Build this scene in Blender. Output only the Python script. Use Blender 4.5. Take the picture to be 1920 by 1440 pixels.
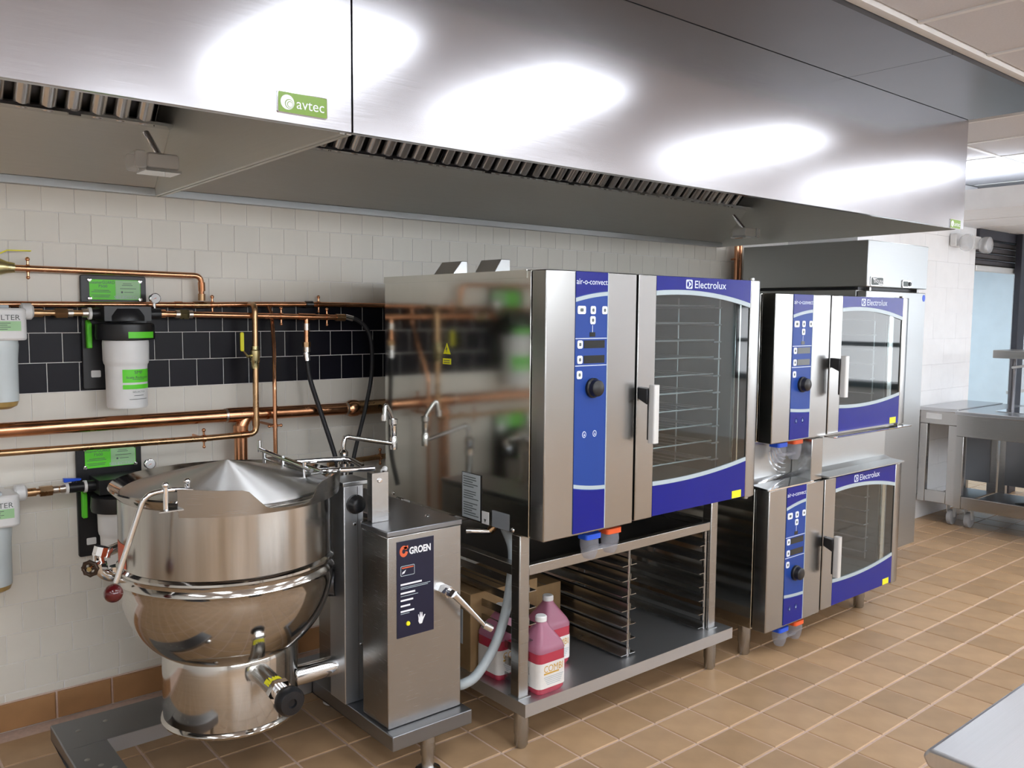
import bpy, bmesh, math, random
from mathutils import Vector, Matrix

for o in list(bpy.data.objects):
    bpy.data.objects.remove(o)
random.seed(7)
SC = bpy.context.scene
COL = SC.collection

# ------------------------------------------------------------------ camera, world, exposure
CAM = Vector((-0.7207, -3.6310, 1.5970))
R_RIGHT = Vector((0.76877741, -0.639467, 0.00795297))
R_UP = Vector((0.04643128, 0.06821488, 0.99658962))
R_FWD = Vector((0.63782869, 0.76578632, -0.08213333))
cam_d = bpy.data.cameras.new('camera')
cam_d.sensor_fit = 'HORIZONTAL'
cam_d.sensor_width = 36.0
cam_d.lens = 36.0 * 1606.4915 / 1920.0
cam_d.clip_start = 0.05
cam = bpy.data.objects.new('camera', cam_d)
COL.objects.link(cam)
M = Matrix.Identity(4)
for i in range(3):
    M[i][0] = R_RIGHT[i]; M[i][1] = R_UP[i]; M[i][2] = -R_FWD[i]; M[i][3] = CAM[i]
cam.matrix_world = M
SC.camera = cam

world = bpy.data.worlds.new('world')
SC.world = world
world.use_nodes = True
wbg = world.node_tree.nodes['Background']
wbg.inputs[0].default_value = (0.70, 0.80, 1.0, 1)
wbg.inputs[1].default_value = 1.0

LAMP = 7.5            # radiance of the fluorescent ceiling panels
FILL_DAY = 9.0             # radiance of the added window behind the viewer
LAMP_COL = (0.88, 0.94, 1.0)
SC.view_settings.view_transform = 'Standard'
SC.view_settings.look = 'None'
SC.view_settings.exposure = 0.35
SC.view_settings.gamma = 1.0
SC.view_settings.use_curve_mapping = False

# ------------------------------------------------------------------ materials
MATS = {}

def pmat(name, col, rough=0.5, metal=0.0, var=0.04, scale=25.0, stretch=(1, 1, 1), rvar=0.0, bump=0.0,
         aniso=0.0, coat=0.0, spec=0.5, rnd=0.0, emit=0.0, ecol=None, trans=0.0, ior=1.45, alpha=1.0, sss=0.0):
    m = bpy.data.materials.new(name)
    m.use_nodes = True
    nt = m.node_tree
    N, Lk = nt.nodes, nt.links
    b = N['Principled BSDF']
    b.inputs['Base Color'].default_value = (*col, 1)
    b.inputs['Roughness'].default_value = rough
    b.inputs['Metallic'].default_value = metal
    b.inputs['IOR'].default_value = ior
    b.inputs['Specular IOR Level'].default_value = spec
    b.inputs['Coat Weight'].default_value = coat
    b.inputs['Coat Roughness'].default_value = 0.05
    b.inputs['Transmission Weight'].default_value = trans
    b.inputs['Alpha'].default_value = alpha
    if sss:
        b.inputs['Subsurface Weight'].default_value = sss
        b.inputs['Subsurface Radius'].default_value = (0.03, 0.02, 0.02)
    tc = N.new('ShaderNodeTexCoord')
    mp = N.new('ShaderNodeMapping')
    mp.inputs['Scale'].default_value = stretch
    nz = N.new('ShaderNodeTexNoise')
    nz.inputs['Scale'].default_value = scale
    nz.inputs['Detail'].default_value = 3
    Lk.new(tc.outputs['Object'], mp.inputs['Vector'])
    Lk.new(mp.outputs['Vector'], nz.inputs['Vector'])
    mr = N.new('ShaderNodeMapRange')
    mr.inputs['From Min'].default_value = 0.3
    mr.inputs['From Max'].default_value = 0.7
    mr.inputs['To Min'].default_value = 1 - var
    mr.inputs['To Max'].default_value = 1 + var
    Lk.new(nz.outputs['Fac'], mr.inputs['Value'])
    val = mr.outputs['Result']
    if rnd:
        oi = N.new('ShaderNodeObjectInfo')
        mr2 = N.new('ShaderNodeMapRange')
        mr2.inputs['To Min'].default_value = 1 - rnd
        mr2.inputs['To Max'].default_value = 1 + rnd
        Lk.new(oi.outputs['Random'], mr2.inputs['Value'])
        mu = N.new('ShaderNodeMath'); mu.operation = 'MULTIPLY'
        Lk.new(val, mu.inputs[0]); Lk.new(mr2.outputs['Result'], mu.inputs[1])
        val = mu.outputs[0]
    hs = N.new('ShaderNodeHueSaturation')
    hs.inputs['Color'].default_value = (*col, 1)
    Lk.new(val, hs.inputs['Value'])
    Lk.new(hs.outputs['Color'], b.inputs['Base Color'])
    if rvar:
        mr3 = N.new('ShaderNodeMapRange')
        mr3.inputs['From Min'].default_value = 0.3
        mr3.inputs['From Max'].default_value = 0.7
        mr3.inputs['To Min'].default_value = max(0.02, rough - rvar)
        mr3.inputs['To Max'].default_value = rough + rvar
        Lk.new(nz.outputs['Fac'], mr3.inputs['Value'])
        Lk.new(mr3.outputs['Result'], b.inputs['Roughness'])
    if bump:
        bp = N.new('ShaderNodeBump')
        bp.inputs['Strength'].default_value = bump
        bp.inputs['Distance'].default_value = 0.002
        Lk.new(nz.outputs['Fac'], bp.inputs['Height'])
        Lk.new(bp.outputs['Normal'], b.inputs['Normal'])
    if aniso:
        b.inputs['Anisotropic'].default_value = aniso
        cb = N.new('ShaderNodeCombineXYZ')
        cb.inputs[0].default_value = 0.03; cb.inputs[1].default_value = 0.06; cb.inputs[2].default_value = 1.0
        Lk.new(cb.outputs[0], b.inputs['Tangent'])
    if emit:
        b.inputs['Emission Color'].default_value = (*(ecol or col), 1)
        b.inputs['Emission Strength'].default_value = emit
    MATS[name] = m
    return m

def radial_brush(name):
    # lathe-turned grain: the tangent runs round the vertical axis of the part
    nt = MATS[name].node_tree
    b = nt.nodes['Principled BSDF']
    tg = nt.nodes.new('ShaderNodeTangent'); tg.direction_type = 'RADIAL'; tg.axis = 'Z'
    nt.links.new(tg.outputs[0], b.inputs['Tangent'])
    b.inputs['Anisotropic Rotation'].default_value = 0.25

BR = (3, 3, 260)
pmat('steel_hood', (0.52, 0.515, 0.545), 0.19, 1, 0.03, 3, BR, 0.015, 0.0, 0.3)
pmat('steel_hood_inner', (0.80, 0.82, 0.80), 0.40, 0.6, 0.02, 3, (2, 2, 200), 0.01, 0.0, 0.2)
pmat('steel_oven', (0.42, 0.42, 0.415), 0.23, 1, 0.03, 3, BR, 0.02, 0.0, 0.4)
pmat('steel_side', (0.64, 0.64, 0.60), 0.10, 1, 0.015, 2, (2, 2, 200), 0.006, 0.0, 0.3)
pmat('steel_dull', (0.43, 0.425, 0.415), 0.27, 1, 0.01, 3, (3, 3, 300), 0.004, 0.0, 0.3)
pmat('steel_top', (0.52, 0.53, 0.55), 0.26, 1, 0.01, 3, (1, 200, 1), 0.004)
pmat('steel_wall', (0.50, 0.485, 0.46), 0.20, 1, 0.16, 3, (8, 8, 0.4), 0.03, 0.0, 0.55)
pmat('steel_kettle', (0.54, 0.52, 0.49), 0.10, 1, 0.03, 2, (2, 2, 80), 0.02, 0.0, 0.0)
pmat('steel_lid', (0.85, 0.85, 0.85), 0.50, 1, 0.02, 3, (1, 1, 1), 0.005, aniso=1.0)
radial_brush('steel_lid')
pmat('steel_fridge', (0.46, 0.475, 0.48), 0.36, 1, 0.02, 3, BR, 0.01, 0.0, 0.3)
pmat('steel_satin', (0.60, 0.62, 0.65), 0.42, 1, 0.02, 3)
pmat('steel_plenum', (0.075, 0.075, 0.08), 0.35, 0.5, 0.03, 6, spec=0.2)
pmat('steel_base', (0.27, 0.28, 0.30), 0.34, 1, 0.02, 4)
pmat('steel_table', (0.74, 0.75, 0.78), 0.32, 1, 0.02, 3, (1, 200, 1), 0.004)
pmat('wire_grey', (0.50, 0.51, 0.51), 0.3, 0.6, 0.02, 10)
pmat('steel_dark', (0.13, 0.13, 0.14), 0.35, 1, 0.05, 6)
pmat('steel_baffle', (0.94, 0.94, 0.95), 0.20, 0.75, 0.02, 8)
pmat('chrome', (0.82, 0.83, 0.85), 0.06, 1, 0.01, 5)
pmat('copper', (0.72, 0.36, 0.20), 0.22, 1, 0.14, 7, (2, 2, 2), 0.06)
pmat('copper_old', (0.52, 0.33, 0.18), 0.30, 1, 0.15, 9, (2, 2, 2), 0.06)
pmat('solder', (0.72, 0.66, 0.60), 0.30, 1, 0.1, 20)
pmat('brass', (0.62, 0.55, 0.30), 0.28, 1, 0.08, 20, (1, 1, 1), 0.05)
pmat('black_plastic', (0.012, 0.012, 0.014), 0.35, 0, 0.1, 30)
pmat('black_rubber', (0.018, 0.018, 0.021), 0.5, 0, 0.1, 30)
pmat('navy_panel', (0.012, 0.013, 0.035), 0.28, 0, 0.05, 20)
pmat('white_plastic', (0.80, 0.80, 0.80), 0.35, 0, 0.02, 20)
pmat('housing_white', (0.62, 0.68, 0.70), 0.25, 0, 0.03, 15)
pmat('amber_plastic', (0.42, 0.28, 0.10), 0.3, 0, 0.1, 30)
pmat('cream_tile', (0.74, 0.705, 0.635), 0.30, 0, 0.02, 6, rnd=0.03, spec=0.35)
pmat('black_tile', (0.0075, 0.0072, 0.012), 0.35, 0, 0.1, 8, rnd=0.2, spec=0.2)
pmat('wall_grout', (0.80, 0.78, 0.75), 0.8, 0, 0.04, 60)
pmat('quarry_tile', (0.44, 0.285, 0.16), 0.40, 0, 0.10, 7, rnd=0.13, bump=0.04)
pmat('quarry_base', (0.36, 0.19, 0.085), 0.35, 0, 0.10, 9, rnd=0.10, bump=0.05)
pmat('floor_grout', (0.64, 0.48, 0.40), 0.75, 0, 0.08, 60)
pmat('ceiling_white', (0.62, 0.61, 0.63), 0.85, 0, 0.03, 120, bump=0.2)
pmat('grid_white', (0.74, 0.73, 0.72), 0.5, 0, 0.01, 20)
pmat('paint_white', (0.88, 0.88, 0.89), 0.45, 0, 0.02, 12)
pmat('paint_far', (0.72, 0.72, 0.70), 0.5, 0, 0.02, 12)
pmat('blue_far', (0.62, 0.71, 0.78), 0.5, 0, 0.03, 6)
pmat('dark_far', (0.03, 0.03, 0.04), 0.4, 0, 0.1, 20)
pmat('shutter_brown', (0.09, 0.08, 0.08), 0.35, 0.6, 0.1, 20)
pmat('blue_dark', (0.006, 0.011, 0.22), 0.22, 0, 0.02, 10, spec=0.3)
pmat('blue_mid', (0.015, 0.055, 0.28), 0.35, 0, 0.02, 10, spec=0.3)
pmat('silver_print', (0.42, 0.50, 0.54), 0.3, 0, 0.02, 10)
pmat('pale_print', (0.62, 0.68, 0.82), 0.35, 0, 0.01, 10)
pmat('white_print', (0.85, 0.86, 0.90), 0.4, 0, 0.01, 10)
pmat('grey_print', (0.10, 0.12, 0.12), 0.45, 0, 0.05, 40)
pmat('button_white', (0.80, 0.84, 0.92), 0.3, 0, 0.01, 10)
pmat('display_dark', (0.018, 0.020, 0.020), 0.15, 0, 0.05, 10)
pmat('red_orange', (0.72, 0.13, 0.05), 0.4, 0, 0.03, 10)
pmat('yellow', (0.85, 0.80, 0.02), 0.4, 0, 0.03, 10)
pmat('green_label', (0.13, 0.72, 0.035), 0.4, 0, 0.03, 10)
pmat('green_pale', (0.36, 0.62, 0.33), 0.4, 0, 0.03, 10)
pmat('olive_green', (0.19, 0.34, 0.035), 0.25, 0, 0.03, 10)
pmat('paper', (0.78, 0.79, 0.80), 0.6, 0, 0.03, 30)
pmat('paper_grey', (0.50, 0.55, 0.58), 0.5, 0, 0.03, 30)
pmat('cardboard', (0.30, 0.19, 0.09), 0.8, 0, 0.08, 20)
pmat('jug_liquid', (0.66, 0.07, 0.12), 0.22, 0, 0.06, 10, trans=0.25, sss=0.2)
pmat('jug_plastic', (0.60, 0.24, 0.36), 0.30, 0, 0.05, 10, trans=0.35, sss=0.1)
pmat('jug_label', (0.80, 0.78, 0.76), 0.5, 0, 0.03, 30)
pmat('amber_print', (0.65, 0.38, 0.06), 0.5, 0, 0.03, 30)
pmat('maroon', (0.085, 0.006, 0.008), 0.10, 0, 0.05, 10, coat=0.5)
pmat('wheel_brown', (0.05, 0.03, 0.02), 0.35, 0.4, 0.1, 20)
pmat('hose_grey', (0.42, 0.47, 0.50), 0.35, 0, 0.04, 15)
pmat('cap_blue', (0.02, 0.10, 0.72), 0.3, 0, 0.03, 10)
pmat('cap_orange', (0.85, 0.12, 0.03), 0.3, 0, 0.03, 10)
pmat('cup_clear', (0.36, 0.37, 0.42), 0.25, 0, 0.03, 10, alpha=0.38)
pmat('handle_grey', (0.66, 0.66, 0.65), 0.35, 0.3, 0.02, 10)
pmat('lamp_white', (0.9, 0.93, 1.0), 0.5, 0, 0.01, 10, emit=LAMP, ecol=LAMP_COL)
pmat('fill_far', (0.9, 0.93, 1.0), 0.5, 0, 0.01, 10, emit=9.0, ecol=(0.78, 0.92, 1.0))
pmat('clear_plastic', (0.75, 0.76, 0.78), 0.1, 0, 0.02, 10, alpha=0.35)
pmat('film', (0.55, 0.60, 0.68), 0.2, 0, 0.02, 10, alpha=0.22)
pmat('wheel_grey', (0.35, 0.35, 0.36), 0.5, 0, 0.05, 10)
pmat('cavity', (0.27, 0.295, 0.30), 0.5, 0.5, 0.06, 10)

def glass_mat(name, tint, refl):
    m = bpy.data.materials.new(name); m.use_nodes = True
    nt = m.node_tree; N = nt.nodes; Lk = nt.links
    N.remove(N['Principled BSDF'])
    tr = N.new('ShaderNodeBsdfTransparent'); tr.inputs[0].default_value = (*tint, 1)
    gl = N.new('ShaderNodeBsdfGlossy'); gl.inputs['Roughness'].default_value = 0.03
    nz = N.new('ShaderNodeTexNoise'); nz.inputs['Scale'].default_value = 3
    mr = N.new('ShaderNodeMapRange'); mr.inputs['To Min'].default_value = 0.02; mr.inputs['To Max'].default_value = 0.05
    Lk.new(nz.outputs['Fac'], mr.inputs['Value']); Lk.new(mr.outputs['Result'], gl.inputs['Roughness'])
    fr = N.new('ShaderNodeFresnel'); fr.inputs['IOR'].default_value = refl
    mx = N.new('ShaderNodeMixShader')
    ge = N.new('ShaderNodeNewGeometry')          # the inner face of the pane does not mirror
    iv = N.new('ShaderNodeMath'); iv.operation = 'SUBTRACT'; iv.inputs[0].default_value = 1.0
    mu = N.new('ShaderNodeMath'); mu.operation = 'MULTIPLY'
    Lk.new(ge.outputs['Backfacing'], iv.inputs[1]); Lk.new(iv.outputs[0], mu.inputs[0]); Lk.new(fr.outputs[0], mu.inputs[1])
    Lk.new(mu.outputs[0], mx.inputs[0]); Lk.new(tr.outputs[0], mx.inputs[1]); Lk.new(gl.outputs[0], mx.inputs[2])
    Lk.new(mx.outputs[0], N['Material Output'].inputs['Surface'])
    MATS[name] = m
glass_mat('oven_glass', (0.78, 0.84, 0.85), 1.75)
pmat('fill_daylight', (0.9, 0.95, 1.0), 0.5, 0, 0.01, 10, emit=FILL_DAY, ecol=(0.90, 0.95, 1.0))
pmat('daylight_end', (0.9, 0.95, 1.0), 0.5, 0, 0.01, 10, emit=2.8, ecol=(0.90, 0.95, 1.0))

# ------------------------------------------------------------------ mesh helpers
class B:
    """collects shapes; build() links them as one mesh object"""
    def __init__(s):
        s.V = []; s.F = []
    def add(s, V, F):
        o = len(s.V)
        s.V += [tuple(v) for v in V]
        s.F += [tuple(i + o for i in f) for f in F]
        return s
    def box(s, x0, x1, y0, y1, z0, z1):
        V = [(x, y, z) for x in (x0, x1) for y in (y0, y1) for z in (z0, z1)]
        return s.add(V, [(0, 1, 3, 2), (4, 6, 7, 5), (0, 4, 5, 1), (2, 3, 7, 6), (0, 2, 6, 4), (1, 5, 7, 3)])
    def quad(s, a, b, c, d):
        return s.add([a, b, c, d], [(0, 1, 2, 3)])
    def prism(s, poly, f0, f1):
        n = len(poly)
        V = [f0(*p) for p in poly] + [f1(*p) for p in poly]
        F = [tuple(range(n)), tuple(range(2 * n - 1, n - 1, -1))]
        F += [(i, (i + 1) % n, n + (i + 1) % n, n + i) for i in range(n)]
        return s.add(V, F)
    def prism_y(s, poly, y0, y1):
        return s.prism(poly, lambda a, b: (a, y0, b), lambda a, b: (a, y1, b))
    def prism_x(s, poly, x0, x1):
        return s.prism(poly, lambda a, b: (x0, a, b), lambda a, b: (x1, a, b))
    def prism_z(s, poly, z0, z1):
        return s.prism(poly, lambda a, b: (a, b, z0), lambda a, b: (a, b, z1))
    def tube(s, path, r, n=12, caps=True):
        P = [Vector(p) for p in path]
        k = len(P)
        rr = r if isinstance(r, (list, tuple)) else [r] * k
        T = []
        for i in range(k):
            a = P[max(i - 1, 0)]; b = P[min(i + 1, k - 1)]
            T.append((b - a).normalized())
        ref = Vector((0, 0, 1)) if abs(T[0].z) < 0.9 else Vector((1, 0, 0))
        u = T[0].cross(ref).normalized()
        V = []
        for i in range(k):
            u = (u - T[i] * u.dot(T[i])).normalized()
            w = T[i].cross(u)
            for j in range(n):
                a = 2 * math.pi * j / n
                V.append(P[i] + (u * math.cos(a) + w * math.sin(a)) * rr[i])
        F = []
        for i in range(k - 1):
            for j in range(n):
                F.append((i * n + j, i * n + (j + 1) % n, (i + 1) * n + (j + 1) % n, (i + 1) * n + j))
        if caps:
            F.append(tuple(range(n - 1, -1, -1)))
            F.append(tuple((k - 1) * n + j for j in range(n)))
        return s.add(V, F)
    def lathe(s, prof, c, n=40, axis='z', a0=0.0, a1=2 * math.pi):
        full = abs(a1 - a0 - 2 * math.pi) < 1e-6
        m = n if full else n + 1
        V = []
        for (r, h) in prof:
            for j in range(m):
                a = a0 + (a1 - a0) * j / n
                p, q = r * math.cos(a), r * math.sin(a)
                if axis == 'z':
                    V.append((c[0] + p, c[1] + q, c[2] + h))
                elif axis == 'y':
                    V.append((c[0] + p, c[1] + h, c[2] + q))
                else:
                    V.append((c[0] + h, c[1] + p, c[2] + q))
        F = []
        for i in range(len(prof) - 1):
            for j in range(n if full else n):
                F.append((i * m + j, i * m + (j + 1) % m, (i + 1) * m + (j + 1) % m, (i + 1) * m + j))
        if full and prof[0][0] > 1e-5:
            F.append(tuple(range(n - 1, -1, -1)))
        if full and prof[-1][0] > 1e-5:
            F.append(tuple((len(prof) - 1) * n + j for j in range(n)))
        return s.add(V, F)
    def cyl(s, p0, p1, r, n=16):
        return s.tube([p0, p1], r, n)
    def ball(s, c, r, n=20):
        prof = [(max(r * math.sin(math.pi * i / 12), 1e-6), -r * math.cos(math.pi * i / 12)) for i in range(13)]
        return s.lathe(prof, c, n)
    def loft(s, rings):
        n = len(rings[0]); V = []
        for r in rings: V += r
        F = []
        for i in range(len(rings) - 1):
            for j in range(n):
                F.append((i * n + j, i * n + (j + 1) % n, (i + 1) * n + (j + 1) % n, (i + 1) * n + j))
        F.append(tuple(range(n - 1, -1, -1)))
        F.append(tuple((len(rings) - 1) * n + j for j in range(n)))
        return s.add(V, F)
    def mesh(s, name, mat, smooth=None, merge=True):
        me = bpy.data.meshes.new(name)
        me.from_pydata(s.V, [], s.F)
        bm = bmesh.new(); bm.from_mesh(me)
        if merge:
            bmesh.ops.remove_doubles(bm, verts=bm.verts, dist=1e-6)
        bmesh.ops.recalc_face_normals(bm, faces=bm.faces)
        bm.to_mesh(me); bm.free()
        me.materials.append(MATS[mat])
        if smooth:
            for p in me.polygons: p.use_smooth = True
            me.set_sharp_from_angle(angle=math.radians(smooth))
        me.update()
        return me
    def build(s, name, mat, parent=None, smooth=None, bevel=0.0, seg=2):
        o = bpy.data.objects.new(name, s.mesh(name, mat, smooth))
        COL.objects.link(o)
        if parent is not None: adopt(o, parent)
        if bevel:
            md = o.modifiers.new('bevel', 'BEVEL')
            md.width = bevel; md.segments = seg; md.limit_method = 'ANGLE'; md.angle_limit = math.radians(40)
            md.harden_normals = False
            for p in o.data.polygons: p.use_smooth = True
            o.data.set_sharp_from_angle(angle=math.radians(45))
        return o

def wloc(o):
    v = Vector((0, 0, 0))
    while o is not None:
        v = v + o.location
        o = o.parent
    return v

def adopt(o, parent):
    """parent o, leaving it where its mesh puts it in the world (no thing here is rotated)"""
    o.parent = parent
    o.location = o.location - wloc(parent)

def tag(o, label, cat=None, group=None, kind=None):
    o['label'] = label
    if cat: o['category'] = cat
    if group: o['group'] = group
    if kind: o['kind'] = kind
    return o

def thing(name, label, cat, loc, group=None):
    o = bpy.data.objects.new(name, None)
    o.empty_display_size = 0.05
    COL.objects.link(o)
    o.location = loc
    return tag(o, label, cat, group)

def struct(o, label):
    o['kind'] = 'structure'; o['label'] = label
    return o

def box(x0, x1, y0, y1, z0, z1):
    return B().box(x0, x1, y0, y1, z0, z1)

def arc(path, r, n=5):
    """round the corners of a polyline"""
    P = [Vector(p) for p in path]
    out = [P[0]]
    for i in range(1, len(P) - 1):
        a, b, c = P[i - 1], P[i], P[i + 1]
        d0 = (a - b); d1 = (c - b)
        k = min(r, d0.length * 0.49, d1.length * 0.49)
        s, e = b + d0.normalized() * k, b + d1.normalized() * k
        for t in range(n + 1):
            t /= n
            out.append(s * (1 - t) ** 2 + b * 2 * t * (1 - t) + e * t * t)
    out.append(P[-1])
    return out

def spline(pts, n=8):
    P = [Vector(p) for p in pts]
    P = [P[0] * 2 - P[1]] + P + [P[-1] * 2 - P[-2]]
    out = []
    for i in range(1, len(P) - 2):
        for t in range(n):
            t /= n
            a, b, c, d = P[i - 1], P[i], P[i + 1], P[i + 2]
            out.append(0.5 * ((2 * b) + (c - a) * t + (2 * a - 5 * b + 4 * c - d) * t * t + (3 * b - a - 3 * c + d) * t ** 3))
    out.append(P[-2])
    return out

def rrect(x0, x1, z0, z1, r, n=4):
    pts = []
    for cx, cz, a in ((x1 - r, z1 - r, 0), (x0 + r, z1 - r, 90), (x0 + r, z0 + r, 180), (x1 - r, z0 + r, 270)):
        for i in range(n + 1):
            t = math.radians(a + 90 * i / n)
            pts.append((cx + r * math.cos(t), cz + r * math.sin(t)))
    return pts

_TX = {}
def text(body, parent, mat, x0, x1, zc, face='-y', at=0.0, height=None, bold=0.0, bend=None, name='lettering', shear=0.0):
    """raised lettering: spans x0..x1 (or y0..y1 read left to right), centred on height zc, on the plane 'at'"""
    key = (body, bold, shear)
    if key not in _TX:
        cu = bpy.data.curves.new('t', 'FONT')
        cu.body = body; cu.size = 1.0; cu.resolution_u = 3; cu.offset = bold; cu.shear = shear
        ob = bpy.data.objects.new('t', cu); COL.objects.link(ob)
        dg = bpy.context.evaluated_depsgraph_get()
        me = bpy.data.meshes.new_from_object(ob.evaluated_get(dg))
        _TX[key] = ([v.co.copy() for v in me.vertices], [tuple(p.vertices) for p in me.polygons])
        bpy.data.objects.remove(ob); bpy.data.curves.remove(cu); bpy.data.meshes.remove(me)
    V, F = _TX[key]
    xs = [v.x for v in V]; ys = [v.y for v in V]
    w = max(xs) - min(xs); h = max(ys) - min(ys)
    sx = abs(x1 - x0) / w
    sy = (height / h) if height else sx
    mx = (max(xs) + min(xs)) / 2; my = (max(ys) + min(ys)) / 2
    out = []
    for v in V:
        a = (v.x - mx) * sx; c = (v.y - my) * sy
        if bend:
            (bx, by, br) = bend
            t = ((x0 + x1) / 2 - bx + a) / br
            out.append((bx + br * math.sin(t), by - br * math.cos(t), zc + c))
        elif face == '-y':
            out.append(((x0 + x1) / 2 + a, at, zc + c))
        elif face == '-x':
            out.append((at, (x0 + x1) / 2 - a, zc + c))
    b = B(); b.V = out; b.F = F
    me = bpy.data.meshes.new(name)
    me.from_pydata(out, [], F); me.materials.append(MATS[mat]); me.update()
    o = bpy.data.objects.new(name, me); COL.objects.link(o)
    adopt(o, parent)
    return o

# ------------------------------------------------------------------ the room
T = 0.1137            # pitch of the wall tile
A0 = 1.5089           # height of the course line under the top black row
S = 0.2032            # pitch of the floor tile
FX, FY = 3.0110, -1.7133
CEIL = 2.67
XW0, XW1, YF = -3.6, 8.6, -8.6

floor = struct(box(XW0, XW1 + 1.5, YF, 3.2, -0.06, -0.004).build('floor', 'floor_grout'), 'brown quarry tile floor with pale pink grout')
wall_back = struct(box(XW0, 4.96, 0.0, 0.15, -0.06, 2.9).build('wall_back', 'wall_grout'), 'cream tiled back wall with a black tile band')
wall_left = struct(box(XW0 - 0.12, XW0, YF, 0.15, -0.06, 2.9).build('wall_left', 'paint_far'), 'pale painted wall at the left end of the kitchen')
wall_front = struct(box(XW0, XW1, YF - 0.12, YF, -0.06, 2.9).build('wall_front', 'paint_far'), 'pale painted wall behind the viewer')
wall_end = struct(box(XW1, XW1 + 0.12, YF, -2.6, -0.06, 2.9).build('wall_end', 'paint_white'), 'white wall at the far right end of the kitchen')

def window(name, label, axis, plane, a0, a1, z0, z1, nv, nh, inward, day='fill_daylight'):
    """daylit window in a wall: frame, mullions, one pane per light"""
    f = B()
    def bx(b, p0, p1, u0, u1, w0, w1):
        if axis == 'y': b.box(u0, u1, min(p0, p1), max(p0, p1), w0, w1)
        else: b.box(min(p0, p1), max(p0, p1), u0, u1, w0, w1)
    q = plane + 0.03 * inward
    bx(f, plane, q, a0 - 0.06, a1 + 0.06, z0 - 0.06, z0); bx(f, plane, q, a0 - 0.06, a1 + 0.06, z1, z1 + 0.06)
    bx(f, plane, q, a0 - 0.06, a0, z0, z1); bx(f, plane, q, a1, a1 + 0.06, z0, z1)
    o = struct(f.build(name, 'dark_far'), label)
    dv, dh = (a1 - a0) / nv, (z1 - z0) / nh
    for i in range(nv):
        for j in range(nh):
            b = B(); bx(b, plane + 0.008 * inward, plane + 0.014 * inward, a0 + dv * i + 0.02, a0 + dv * (i + 1) - 0.02, z0 + dh * j + 0.025, z0 + dh * (j + 1) - 0.025)
            b.build('pane', day, o)
    b = B()
    for i in range(1, nv): bx(b, plane, q, a0 + dv * i - 0.02, a0 + dv * i + 0.02, z0, z1)
    for j in range(1, nh): bx(b, plane, q, a0, a1, z0 + dh * j - 0.025, z0 + dh * j + 0.025)
    b.build('mullion', 'dark_far', o)
    return o
window('fill_window', 'long unseen window added behind the viewer as fill light', 'y', YF, -2.6, 7.8, 1.88, 2.52, 8, 1, 1)  # added out of view to throw light onto the upper back wall
window('window_2', 'daylit window in the white end wall, mirrored in the upper oven door', 'x', XW1, -5.9, -2.9, 0.85, 2.15, 1, 3, -1, 'daylight_end')

def pillow(w, h, d, c=0.0025):
    """a tile lying in the xy plane, top at z=0, chamfered"""
    V = [(sx * w / 2, sy * h / 2, -d) for sx, sy in ((-1, -1), (1, -1), (1, 1), (-1, 1))]
    V += [(sx * w / 2, sy * h / 2, -c) for sx, sy in ((-1, -1), (1, -1), (1, 1), (-1, 1))]
    V += [(sx * (w / 2 - c), sy * (h / 2 - c), 0) for sx, sy in ((-1, -1), (1, -1), (1, 1), (-1, 1))]
    F = []
    for k in (0, 4):
        for i in range(4):
            F.append((k + i, k + (i + 1) % 4, k + 4 + (i + 1) % 4, k + 4 + i))
    F.append((8, 9, 10, 11))
    return V, F

def wall_xform(V, x, z):
    return [(x + v[0], -v[2] * -1 - 0.004, z + v[1]) for v in V]

def on_wall(V):      # lay the pillow on the wall plane, proud towards -y
    return [(v[0], -v[2] - 0.0025, v[1]) for v in V]

Vt, Ft = pillow(T - 0.003, T - 0.003, 0.006, 0.0012)
tb = B(); tb.add(on_wall(Vt), Ft)
cream_mesh = tb.mesh('tile', 'cream_tile')
tb = B(); tb.add(on_wall(Vt), Ft)
black_mesh = tb.mesh('black_tile', 'black_tile')

cells = []
for row in range(-12, 5):
    zc = A0 + row * T + T / 2
    off = 0.0 if row % 2 == 0 else 0.5
    # row 0 (just above the course line A0) has joints on the whole numbers, the next ones down are shifted by half a tile
    k0 = int(math.floor((XW0 + 0.1) / T))
    for k in range(k0, int(4.85 / T)):
        xc = (k + off) * T + T / 2
        black = row in (0, -1, -2)
        seen = -0.32 < xc < 1.58 and not (0.17 < xc < 0.72 and zc < 0.98) and not (0.72 < xc and zc < 0.75)
        seen = seen or (1.58 <= xc < 4.3 and zc > 1.72)
        dist = (Vector((xc, 0, zc)) - CAM).length
        cells.append((not seen, dist, xc, zc, black))
cells.sort()
rest_c, rest_b = B(), B()
nc = 0
for (hid, dist, xc, zc, black) in cells:
    if not hid and (black or nc < 299):
        o = bpy.data.objects.new('black_tile' if black else 'tile', black_mesh if black else cream_mesh)
        COL.objects.link(o); o.location = (xc, 0, zc); adopt(o, wall_back)
        if not black: nc += 1
    else:
        (rest_b if black else rest_c).add([(v[0] + xc, v[1], v[2] + zc) for v in on_wall(Vt)], Ft)
o = rest_c.build('tile_field', 'cream_tile', wall_back); o['kind'] = 'stuff'
o = rest_b.build('black_tile_field', 'black_tile', wall_back); o['kind'] = 'stuff'
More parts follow.
